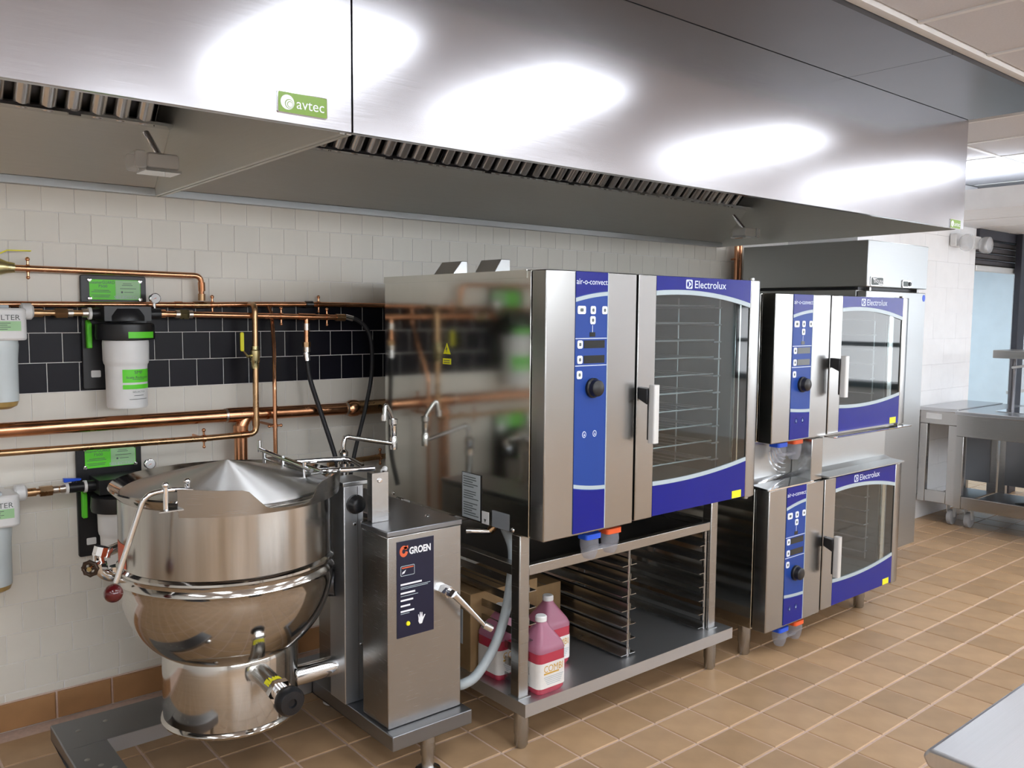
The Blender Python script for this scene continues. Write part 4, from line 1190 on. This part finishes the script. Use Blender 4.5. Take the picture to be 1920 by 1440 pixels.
B().tube([(0.835, -1.06, 1.040), (0.855, -1.04, 1.046)], 0.010, 10).build('bracket_pin', 'white_plastic', bk, smooth=60)
# instruction panel
ip = box(0.783, 0.932, yb - 0.0018, yb - 0.0002, 0.500, 0.832).build('instruction_panel', 'navy_panel', kt)
yp = yb - 0.0022
B().prism_y([(0.810 + 0.0165 * math.cos(math.radians(a)), 0.797 + 0.0195 * math.sin(math.radians(a))) for a in range(25, 361, 12)] + [(0.810 + 0.007 * math.cos(math.radians(a)), 0.797 + 0.008 * math.sin(math.radians(a))) for a in range(360, 24, -24)], yp - 0.0004, yp).build('emblem', 'red_orange', ip)
B().prism_y([(0.808, 0.810), (0.827, 0.816), (0.827, 0.806), (0.818, 0.800)], yp - 0.0004, yp).build('emblem', 'red_orange', ip)
text('GROEN', ip, 'white_print', 0.832, 0.919, 0.795, '-y', yp, height=0.025, bold=0.035)
cb_ = B().prism_y(rrect(0.797, 0.853, 0.712, 0.747, 0.004), yp - 0.0003, yp).build('caution_box', 'silver_print', ip)
B().prism_y(rrect(0.799, 0.851, 0.714, 0.745, 0.003), yp - 0.0006, yp - 0.0003).build('caution_field', 'navy_panel', cb_)
B().prism_y([(0.802, 0.719), (0.812, 0.722), (0.818, 0.733), (0.810, 0.729), (0.804, 0.726)], yp - 0.0009, yp - 0.0006).build('symbol', 'white_print', cb_)
box(0.802, 0.848, yp - 0.0009, yp - 0.0006, 0.738, 0.742).build('print_line', 'red_orange', cb_)
for (w, z, m, h) in ((0.085, 0.683, 'white_print', 0.006), (0.120, 0.673, 'silver_print', 0.002), (0.110, 0.668, 'silver_print', 0.002), (0.058, 0.653, 'white_print', 0.006), (0.070, 0.643, 'silver_print', 0.002), (0.050, 0.628, 'white_print', 0.006), (0.038, 0.609, 'white_print', 0.006), (0.054, 0.590, 'white_print', 0.006), (0.035, 0.582, 'silver_print', 0.002)):
    box(0.797, 0.797 + w, yp - 0.0004, yp, z - h / 2, z + h / 2).build('print_line', m, ip)
B().lathe([(0.008, 0), (0.007, -0.004), (0.001, -0.005)], (0.826, yp, 0.545), 16, 'y').build('indicator', 'yellow', ip, smooth=40)
B().prism_y([(0.868, 0.543), (0.873, 0.533), (0.883, 0.533), (0.888, 0.546), (0.897, 0.562), (0.893, 0.563), (0.886, 0.553), (0.884, 0.572), (0.881, 0.572), (0.879, 0.555), (0.877, 0.574), (0.874, 0.573), (0.874, 0.553), (0.869, 0.568), (0.867, 0.566), (0.869, 0.550)], yp - 0.0004, yp).build('hand_symbol', 'white_print', ip)
# crank
ck = B().tube([(0.972, yb + 0.002, 0.632), (0.975, yb - 0.035, 0.630)], 0.021, 6).build('crank_nut', 'chrome', kt)
B().tube([(0.975, yb - 0.0355, 0.630), (0.977, yb - 0.050, 0.629)], 0.016, 16).build('crank_boss', 'chrome', ck, smooth=40)
B().tube([(0.980, -1.285, 0.628), (1.010, -1.292, 0.595), (1.060, -1.30, 0.540), (1.105, -1.305, 0.490)], [0.014, 0.012, 0.009, 0.007], 10).build('crank_arm', 'chrome', ck, smooth=50)
B().tube([(1.100, -1.300, 0.497), (1.128, -1.308, 0.478)], 0.0135, 14).build('crank_grip', 'chrome', ck, smooth=50)
# base frame
fm = B()
fm.box(0.735, 1.064, -1.280, -0.480, 0.138, 0.190)
fm.box(-0.125, 0.735, -0.700, -0.480, 0.138, 0.190)
fm.box(-0.125, 0.000, -1.270, -0.700, 0.138, 0.190)
fm.build('base_frame', 'steel_base', kt, bevel=0.003)
for (x, y) in ((0.905, -1.235), (0.90, -0.56), (-0.06, -1.20), (-0.06, -0.55)):
    B().lathe([(0.026, 0.1375), (0.026, 0.06), (0.021, 0.05), (0.024, 0.0)], (x, y, 0), 18).build('foot', 'steel_dull', kt, smooth=40)
    B().lathe([(0.045, 0.001), (0.045, 0.006), (0.026, 0.010)], (x, y, 0), 18).build('foot_flange', 'chrome', kt, smooth=40)
for (x, y) in ((-0.06, -0.58), (-0.085, -0.80), (-0.06, -0.86), (-0.03, -0.90), (0.03, -0.56)):
    B().lathe([(0.009, 0.0), (0.005, 0.002), (0.001, 0.0025)], (x, y, 0.1901), 10).build('weld_spot', 'steel_fridge', kt, smooth=60)

# ------------------------------------------------------------------ double-jointed pot filler
pf = thing('pot_filler', 'chrome double-jointed pot filler faucet beside the kettle lid', 'faucet', (0.93, -0.6, 0.872))
B().tube([(0.93, -0.60, 0.8725), (0.93, -0.60, 0.965)], 0.014, 14).build('riser', 'steel_dull', pf, smooth=50)
B().lathe([(0.014, 0.0), (0.022, 0.004), (0.022, 0.03), (0.016, 0.04), (0.020, 0.05), (0.020, 0.075), (0.012, 0.085), (0.001, 0.09)], (0.93, -0.60, 0.965), 12).build('swivel', 'chrome', pf, smooth=30)
B().tube([(0.93, -0.60, 1.05), (0.932, -0.60, 1.075), (0.938, -0.60, 1.098), (0.958, -0.60, 1.100)], 0.010, 10).build('neck', 'chrome', pf, smooth=50)
B().tube([(0.950, -0.60, 1.099), (1.160, -0.60, 1.053)], 0.0095, 12).build('first_arm', 'chrome', pf, smooth=50)
B().lathe([(0.001, -0.018), (0.015, -0.016), (0.016, 0.03), (0.012, 0.04), (0.014, 0.05), (0.014, 0.085), (0.018, 0.09), (0.018, 0.11), (0.001, 0.115)], (1.165, -0.60, 1.045), 14).build('joint', 'chrome', pf, smooth=30)
B().tube(arc([(1.165, -0.60, 1.150), (1.150, -0.605, 1.178), (1.116, -0.615, 1.226), (1.108, -0.62, 1.165)], 0.02, 6), 0.009, 12).build('spout', 'chrome', pf, smooth=50)
B().tube([(1.1085, -0.62, 1.180), (1.108, -0.62, 1.155)], 0.0135, 14).build('aerator', 'chrome', pf, smooth=50)

# ------------------------------------------------------------------ copper plumbing on the wall
def clip(parent, x, y, z, r, horiz=True, m='copper'):
    """bell hanger: ring round the pipe with two screw ears, on a stub to the wall"""
    b = B()
    if horiz:
        b.tube([(x - 0.006, y, z), (x + 0.006, y, z)], r + 0.003, 16)
        b.tube([(x, y, z - r - 0.022), (x, y, z + r + 0.022)], 0.0045, 8)
        b.ball((x, y, z + r + 0.022), 0.008, 10); b.ball((x, y, z - r - 0.022), 0.007, 10)
    else:
        b.tube([(x, y, z - 0.006), (x, y, z + 0.006)], r + 0.003, 16)
        b.tube([(x - r - 0.018, y, z), (x + r + 0.018, y, z)], 0.0045, 8)
        b.ball((x + r + 0.018, y, z), 0.007, 10); b.ball((x - r - 0.018, y, z), 0.007, 10)
    b.tube([(x, y, z), (x, -0.006, z)], 0.006, 8)
    return b.build('pipe_clip', m, parent, smooth=50)

def sleeve(parent, p, q, r, m='copper', n=16):
    return B().tube([p, q], r, n).build('coupling', m, parent, smooth=40)

# upper run with the brass valve, turning down into the long horizontal run
p1 = thing('copper_pipe', 'upper copper pipe from the brass valve, bending down at its right end', 'pipe', (0.2, -0.06, 1.745))
B().tube(arc([(-0.12, -0.06, 1.748), (0.573, -0.06, 1.742), (0.578, -0.048, 1.645)], 0.03, 6), 0.0115, 14).build('tube', 'copper', p1, smooth=50)
clip(p1, -0.062, -0.06, 1.7475, 0.0115)
sleeve(p1, (0.575, -0.057, 1.715), (0.578, -0.052, 1.68), 0.0145)
sleeve(p1, (0.578, -0.050, 1.668), (0.578, -0.048, 1.640), 0.0145, 'copper_old')
vb = B().tube([(-0.30, -0.06, 1.75), (-0.20, -0.06, 1.75), (-0.185, -0.06, 1.75), (-0.15, -0.06, 1.75), (-0.13, -0.06, 1.749), (-0.105, -0.06, 1.748)], [0.022, 0.022, 0.034, 0.030, 0.022, 0.018], 16).build('valve_body', 'brass', p1, smooth=35)
B().tube([(-0.160, -0.06, 1.775), (-0.160, -0.06, 1.797)], 0.010, 10).build('valve_stem', 'brass', p1, smooth=40)
B().prism_y([(-0.168, 1.797), (-0.150, 1.795), (-0.126, 1.808), (-0.050, 1.8095), (-0.050, 1.8135), (-0.128, 1.812), (-0.152, 1.799), (-0.168, 1.801)], -0.07, -0.05).build('lever', 'yellow', p1, bevel=0.001)

p2 = thing('copper_pipe', 'long thin copper pipe running along the top of the black tile band', 'pipe', (0.6, -0.04, 1.625))
B().tube([(-0.60, -0.04, 1.612), (0.585, -0.04, 1.622), (0.79, -0.04, 1.627), (1.10, -0.04, 1.631), (1.75, -0.04, 1.629)], 0.0115, 14).build('tube', 'copper', p2, smooth=50)
for x, z in ((0.625, 1.623), (1.115, 1.631)): clip(p2, x, -0.04, z, 0.0115)
sleeve(p2, (0.545, -0.04, 1.6217), (0.612, -0.04, 1.6224), 0.0142, 'copper_old')
sleeve(p2, (0.47, -0.04, 1.621), (0.50, -0.04, 1.6213), 0.0142)
sleeve(p2, (1.05, -0.04, 1.6303), (1.085, -0.04, 1.631), 0.0155, 'steel_dark')

# filter line
p3 = thing('copper_pipe', 'copper pipe from the upper filter head to the black hoses', 'pipe', (0.7, -0.1, 1.58))
B().tube([(0.396, -0.10, 1.584), (1.20, -0.10, 1.572)], 0.0125, 14).build('tube', 'copper', p3, smooth=50)
sleeve(p3, (0.392, -0.10, 1.584), (0.412, -0.10, 1.5838), 0.017, 'copper')
B().tube([(0.468, -0.10, 1.583), (0.502, -0.10, 1.5825)], 0.0215, 6).build('union_nut', 'brass', p3)
sleeve(p3, (0.452, -0.10, 1.5832), (0.468, -0.10, 1.583), 0.016, 'solder')
sleeve(p3, (0.502, -0.10, 1.5825), (0.520, -0.10, 1.5822), 0.016, 'solder')
clip(p3, 0.905, -0.10, 1.5765, 0.0125); clip(p3, 1.125, -0.10, 1.573, 0.0125)
sleeve(p3, (0.985, -0.10, 1.5754), (1.065, -0.10, 1.574), 0.0155)
sleeve(p3, (1.17, -0.10, 1.5724), (1.215, -0.10, 1.5718), 0.0165, 'copper_old')
B().tube([(1.025, -0.10, 1.575), (1.024, -0.10, 1.43)], 0.0125, 14).build('drop', 'copper', p3, smooth=50)
sleeve(p3, (1.024, -0.10, 1.545), (1.024, -0.10, 1.515), 0.0148, 'solder')
B().tube([(1.024, -0.10, 1.462), (1.024, -0.10, 1.440)], 0.0185, 6).build('union_nut', 'copper_old', p3)
sleeve(p3, (1.024, -0.10, 1.440), (1.024, -0.10, 1.418), 0.017, 'solder')

def hose(label, pts, r, f0, f1):
    t = thing('rubber_hose', label, 'hose', pts[0])
    B().tube(spline(pts, 6), r, 12).build('hose', 'black_rubber', t, smooth=60)
    a = Vector(pts[0]); d = (Vector(pts[1]) - a).normalized()
    B().tube([a - d * 0.02, a + d * 0.018], r + 0.004, 12).build('crimp', 'chrome', t, smooth=40)
    return t
hose('straight black hose hanging from the copper tee towards the kettle', [(1.024, -0.10, 1.396), (1.032, -0.112, 1.30), (1.066, -0.16, 1.13), (1.098, -0.22, 0.95), (1.10, -0.28, 0.80)], 0.0105, 0, 0)
hose('looping black hose curving down from the end of the filter pipe', [(1.238, -0.10, 1.571), (1.275, -0.105, 1.562), (1.318, -0.115, 1.525), (1.336, -0.13, 1.46), (1.324, -0.155, 1.32), (1.288, -0.165, 1.17), (1.225, -0.17, 0.96), (1.19, -0.17, 0.80)], 0.0095, 0, 0)

# riser with the yellow ball valve, turning left into the lower thin run
p5 = thing('copper_pipe', 'copper drop pipe with a yellow-handled ball valve, running left at the bottom', 'pipe', (0.6, -0.13, 1.07))
B().tube(arc([(0.785, -0.045, 1.627), (0.775, -0.125, 1.622), (0.770, -0.13, 1.075), (0.54, -0.13, 1.073), (-0.60, -0.13, 1.090)], 0.03, 6), 0.0125, 14).build('tube', 'copper_old', p5, smooth=50)
B().tube([(0.7702, -0.13, 1.450), (0.7702, -0.13, 1.435), (0.770, -0.13, 1.43), (0.770, -0.13, 1.385), (0.770, -0.13, 1.38), (0.770, -0.13, 1.355)], [0.016, 0.016, 0.0205, 0.0205, 0.017, 0.017], 14).build('valve_body', 'brass', p5, smooth=35)
B().tube([(0.755, -0.135, 1.408), (0.728, -0.15, 1.408)], 0.007, 8).build('valve_stem', 'brass', p5, smooth=40)
B().tube([(0.730, -0.15, 1.408), (0.708, -0.158, 1.432)], 0.0035, 8).build('lever_shank', 'brass', p5, smooth=40)
B().prism_y(rrect(0.695, 0.711, 1.430, 1.510, 0.007), -0.162, -0.155).build('lever', 'yellow', p5, bevel=0.002)
clip(p5, 0.545, -0.13, 1.073, 0.0125)
sleeve(p5, (0.735, -0.13, 1.075), (0.700, -0.13, 1.0747), 0.0155)
sleeve(p5, (0.770, -0.13, 1.140), (0.770, -0.13, 1.11), 0.0155, 'copper_old')

p7 = thing('copper_pipe', 'thin vertical copper pipe between the ball valve and the hoses', 'pipe', (0.885, -0.06, 0.5))
B().tube(arc([(0.868, -0.04, 1.628), (0.880, -0.055, 1.59), (0.872, -0.095, 1.45), (0.845, -0.155, 1.28), (0.845, -0.155, 0.30)], 0.03), 0.009, 12).build('tube', 'copper', p7, smooth=50)
clip(p7, 0.845, -0.155, 1.105, 0.009, False)

# big drain line with a tee
p4 = thing('copper_pipe', 'thick copper main running behind the kettle with a tee branch down', 'pipe', (0.6, -0.10, 1.15))
B().tube([(-0.60, -0.10, 1.164), (0.70, -0.10, 1.158), (1.235, -0.10, 1.150)], 0.0275, 20).build('tube', 'copper', p4, smooth=50)
sleeve(p4, (0.655, -0.10, 1.1583), (0.790, -0.10, 1.1572), 0.0315, 'copper', 20)
sleeve(p4, (0.646, -0.10, 1.1583), (0.655, -0.10, 1.1582), 0.0305, 'solder', 20)
B().tube(arc([(0.745, -0.10, 1.158), (0.716, -0.10, 1.110), (0.714, -0.10, 1.06), (0.712, -0.10, 0.40)], 0.03), 0.0275, 20).build('branch', 'copper', p4, smooth=50)
sleeve(p4, (0.7145, -0.10, 1.112), (0.714, -0.10, 1.062), 0.0315, 'copper', 20)
clip(p4, 0.872, -0.10, 1.1565, 0.0275)
sleeve(p4, (1.215, -0.10, 1.1502), (1.224, -0.10, 1.150), 0.0305, 'solder', 20)
B().tube([(1.224, -0.10, 1.150), (1.24, -0.10, 1.150), (1.262, -0.10, 1.150), (1.275, -0.10, 1.150)], [0.031, 0.039, 0.039, 0.037], 20).build('reducer', 'copper', p4, smooth=40)
B().tube([(1.275, -0.10, 1.150), (1.80, -0.10, 1.150)], 0.034, 20).build('tube', 'copper_old', p4, smooth=50)

p6 = thing('copper_pipe', 'short copper pipe low behind the kettle pedestal', 'pipe', (1.4, -0.05, 0.9))
B().tube([(1.15, -0.05, 0.889), (1.80, -0.05, 0.907)], 0.0125, 14).build('tube', 'copper_old', p6, smooth=50)
clip(p6, 1.43, -0.05, 0.897, 0.0125)
p8 = thing('copper_pipe', 'vertical copper pipe in the corner under the right end of the hood', 'pipe', (4.29, -0.05, 1.0))
B().tube([(4.262, -0.05, 0.0), (4.262, -0.05, 2.6)], 0.017, 14).build('tube', 'copper', p8, smooth=50)
B().tube([(4.305, -0.05, 0.0), (4.305, -0.05, 2.6)], 0.012, 12).build('tube', 'copper', p8, smooth=50)
clip(p8, 4.262, -0.05, 1.98, 0.017, False)

# grey drain hose between kettle pedestal and stand
gh = thing('drain_hose', 'thick grey drain hose sweeping from the pedestal up under the oven', 'hose', (1.1, -1.2, 0.25))
B().tube(spline([(1.00, -1.05, 0.240), (1.06, -1.17, 0.242), (1.095, -1.20, 0.250), (1.150, -1.20, 0.270), (1.224, -1.20, 0.349), (1.274, -1.20, 0.451), (1.304, -1.20, 0.578), (1.33, -1.18, 0.70), (1.34, -1.12, 0.775)], 6), 0.0185, 14).build('hose', 'hose_grey', gh, smooth=60)
dp = thing('drain_fitting', 'small steel drain fitting under the back of the large oven', 'fitting', (1.30, -1.02, 0.75))
B().tube([(1.26, -0.98, 0.745), (1.33, -1.04, 0.745)], 0.012, 10).build('pipe', 'chrome', dp, smooth=50)
B().tube([(1.33, -1.04, 0.745), (1.36, -1.06, 0.780)], 0.016, 10).build('elbow', 'copper_old', dp, smooth=50)

# ------------------------------------------------------------------ water filters
def water_filter(dx, dz, label, valve):
    t = thing('water_filter', label, 'filter', (0.25 + dx, -0.01, 1.28 + dz), 'scale reduction filters')
    X = lambda a: a + dx
    Z = lambda a: a + dz
    B().prism_y(rrect(X(0.122), X(0.364), Z(1.290), Z(1.732), 0.008), -0.022, -0.005).build('back_plate', 'black_plastic', t, bevel=0.002)
    pl = box(X(0.153), X(0.342), -0.0245, -0.0225, Z(1.638), Z(1.716)).build('name_label', 'green_label', t)
    box(X(0.248), X(0.340), -0.0249, -0.0245, Z(1.640), Z(1.714)).build('pale_field', 'green_pale', pl)
    text('SteamerGUARD', pl, 'grey_print', X(0.155), X(0.245), Z(1.705), '-y', -0.0253, height=0.0115)
    text('7500', pl, 'grey_print', X(0.185), X(0.218), Z(1.690), '-y', -0.0253, height=0.010)
    text('SELECTO', pl, 'paper_grey', X(0.242), X(0.328), Z(1.648), '-y', -0.0253, height=0.011)
    B().prism_y([(X(0.272) + 0.004 * math.cos(a * math.pi / 6), Z(1.668) + 0.004 * math.sin(a * math.pi / 6)) for a in range(12)], -0.0255, -0.0249).build('emblem', 'grey_print', pl)
    for (a, b, z) in ((0.168, 0.225, 1.674), (0.160, 0.230, 1.668), (0.160, 0.228, 1.655), (0.165, 0.225, 1.649), (0.28, 0.315, 1.668), (0.265, 0.325, 1.682), (0.272, 0.312, 1.695), (0.276, 0.308, 1.701)):
        box(X(a), X(b), -0.0254, -0.0249, Z(z) - 0.001, Z(z) + 0.001).build('print_line', 'grey_print', pl)
    for (a, z) in ((0.153, 1.714), (0.340, 1.712), (0.153, 1.642), (0.340, 1.640)):
        B().lathe([(0.008, 0), (0.007, -0.005), (0.001, -0.006)], (X(a), -0.0245, Z(z)), 12, 'y').build('rivet', 'chrome', t, smooth=60)
    cx, cy = X(0.252), -0.125
    hd = B()
    hd.prism_z([(cx - 0.085, cy + 0.10), (cx + 0.085, cy + 0.10), (cx + 0.085, cy - 0.045), (cx - 0.085, cy - 0.045)], Z(1.556), Z(1.612))
    hd.lathe([(0.075, 1.557), (0.075, 1.575), (0.060, 1.603), (0.001, 1.606)], (cx, cy, dz), 32)
    hd.lathe([(0.095, 1.548), (0.104, 1.543), (0.107, 1.500), (0.104, 1.485), (0.08, 1.484)], (cx, cy, dz), 40)
    hd.tube([(X(0.138), -0.10, Z(1.584)), (X(0.392), -0.10, Z(1.584))], 0.022, 18)
    h = hd.build('head', 'black_plastic', t, smooth=40)
    bl = [(0.1082, Z(1.493)), (0.1082, Z(1.514))]
    B().lathe([(0.1082, 1.492), (0.1084, 1.516)], (cx, cy, dz), 10, 'z', math.radians(-100), math.radians(-40)).build('green_label', 'green_label', h, smooth=60)
    for s, m in ((0.1275, 'white_plastic'),):
        B().tube([(X(s), -0.10, Z(1.584)), (X(s) + 0.010, -0.10, Z(1.584))], 0.0235, 18).build('port_ring', m, h, smooth=40)
    can = B().lathe([(0.07, 1.4835), (0.0825, 1.482), (0.0835, 1.470), (0.0825, 1.405), (0.080, 1.393), (0.0765, 1.388), (0.0755, 1.380), (0.0735, 1.230), (0.070, 1.222), (0.001, 1.220)], (cx, cy, dz), 40).build('canister', 'white_plastic', t, smooth=35)
    r = 0.0758
    def patch(a0, a1, z0, z1, m, k=0.0):
        B().lathe([(r + 0.0008 + k, z0), (r + 0.0012 + k, z1)], (cx, cy, dz), 10, 'z', math.radians(a0), math.radians(a1)).build('label', m, can, smooth=60)
    patch(-116, -28, 1.322, 1.372, 'green_label'); patch(-116, -28, 1.297, 1.314, 'green_label')
    bd = (cx, cy, r + 0.0022)
    a_mid = math.radians(-72)
    def btext(s, w, z, h, m='grey_print'):
        off = math.radians(18) * (r + 0.002)
        text(s, can, m, cx + off - w / 2, cx + off + w / 2, Z(z), bend=bd, height=h)
    btext('SMF', 0.034, 1.361, 0.012); btext('Scale Reduction', 0.094, 1.342, 0.009)
    btext('________', 0.05, 1.334, 0.002); btext('SELECTO', 0.05, 1.286, 0.006); btext('________', 0.04, 1.272, 0.002); btext('________', 0.075, 1.258, 0.002)
    g = B().lathe([(0.019, 0.0), (0.021, -0.003), (0.021, -0.020), (0.018, -0.022)], (X(0.374), -0.085, Z(1.645)), 24, 'y').build('gauge', 'chrome', t, smooth=40)
    B().lathe([(0.0178, -0.0226), (0.001, -0.0228)], (X(0.374), -0.085, Z(1.645)), 24, 'y').build('gauge_face', 'paper', g)
    B().prism_y([(X(0.374) - 0.012, Z(1.639)), (X(0.374) + 0.003, Z(1.646)), (X(0.374) + 0.002, Z(1.648))], -0.1090, -0.1081).build('needle', 'red_orange', g)
    B().tube([(X(0.372), -0.095, Z(1.626)), (X(0.372), -0.095, Z(1.604))], 0.007, 10).build('gauge_stem', 'chrome', g, smooth=40)
    B().prism_y(rrect(X(0.150), X(0.185), Z(1.335), Z(1.362), 0.004), -0.024, -0.0222).build('bar_label', 'paper', t)
    B().prism_x([(-0.06, Z(1.45)), (-0.03, Z(1.45)), (-0.03, Z(1.56)), (-0.06, Z(1.545))], X(0.132), X(0.150)).build('wrench_clip', 'green_label', t, bevel=0.004)
    return t
water_filter(0.0, 0.0, 'upper white filter canister on its black plate, in front of the black tile band', False)
water_filter(-0.036, -0.66, 'lower white filter canister, half hidden behind the kettle', True)

def prefilter(cx, dz, label):
    t = thing('prefilter', label, 'filter', (cx, -0.12, 1.24 + dz), 'sediment prefilters')
    Z = lambda a: a + dz
    hd = B().prism_z(rrect(cx - 0.085, cx + 0.085, -0.200, -0.045, 0.03), Z(1.488), Z(1.602)).build('head', 'white_plastic', t, bevel=0.008)
    B().lathe([(0.024, 0.0), (0.030, 0.006), (0.030, 0.034), (0.020, 0.042)], (cx + 0.078, -0.105, Z(1.590)), 20, 'x').build('port', 'white_plastic', hd, smooth=40)
    lb = box(cx - 0.075, cx + 0.062, -0.2032, -0.2005, Z(1.520), Z(1.582)).build('label', 'paper', hd)
    box(cx - 0.075, cx + 0.062, -0.2036, -0.2032, Z(1.522), Z(1.556)).build('label_field', 'green_pale', lb)
    text('PRE-FILTER', lb, 'grey_print', cx - 0.072, cx + 0.060, Z(1.569), '-y', -0.2038, height=0.018)
    for k in range(4):
        box(cx - 0.07, cx + 0.03 - 0.01 * (k % 2), -0.2042, -0.2036, Z(1.548) - 0.007 * k, Z(1.550) - 0.007 * k).build('print_line', 'grey_print', lb)
    box(cx - 0.05, cx + 0.03, -0.18, -0.06, Z(1.6025), Z(1.612)).build('top_label', 'paper_grey', hd)
    sp = B().lathe([(0.064, 1.4875), (0.066, 1.47), (0.062, 1.42), (0.061, 1.285), (0.060, 1.270)], (cx, -0.122, dz), 36).build('sump', 'housing_white', t, smooth=40)
    B().lathe([(0.060, 1.2695), (0.054, 1.253), (0.035, 1.243), (0.001, 1.240)], (cx, -0.122, dz), 36).build('sump_base', 'amber_plastic', sp, smooth=40)
    box(cx - 0.06, cx + 0.06, -0.045, -0.005, Z(1.50), Z(1.60)).build('wall_bracket', 'white_plastic', t)
    return t
prefilter(-0.178, 0.0, 'white sediment prefilter cut by the left edge, in front of the black tile')
prefilter(-0.222, -0.662, 'white sediment prefilter low at the left edge beside the kettle')

def nipple(label, x0, x1, z, vx):
    t = thing('pipe_nipple', label, 'pipe', (x0, -0.10, z))
    B().tube([(x0, -0.10, z), (x1, -0.10, z)], 0.0115, 14).build('tube', 'copper_old', t, smooth=50)
    m = (x0 + x1) / 2
    B().tube([(m - 0.022, -0.10, z), (m + 0.020, -0.10, z)], 0.0205, 6).build('union_nut', 'copper_old', t)
    sleeve(t, (x0, -0.10, z), (x0 + 0.03, -0.10, z), 0.016, 'copper_old')
    sleeve(t, (m + 0.022, -0.10, z), (m + 0.04, -0.10, z), 0.0155, 'solder')
    sleeve(t, (x1 - 0.02, -0.10, z), (x1, -0.10, z), 0.016, 'solder')
    return t
nipple('short copper connector between the upper prefilter and the filter head', -0.057, 0.1265, 1.585, None)
n2 = nipple('short copper connector left of the small blue lever valve', -0.101, 0.028, 0.924, None)
B().tube([(0.029, -0.10, 0.924), (0.090, -0.10, 0.924)], 0.0195, 16).build('valve_body', 'black_plastic', n2, smooth=40)
B().tube([(0.028, -0.10, 0.924), (0.038, -0.10, 0.924)], 0.022, 16).build('valve_ring', 'white_plastic', n2, smooth=40)
B().prism_y([(0.022, 0.948), (0.080, 0.950), (0.084, 0.957), (0.022, 0.964)], -0.110, -0.090).build('lever', 'cap_blue', n2, bevel=0.002)
B().tube([(0.058, -0.10, 0.942), (0.058, -0.10, 0.951)], 0.008, 10).build('valve_stem', 'black_plastic', n2, smooth=40)
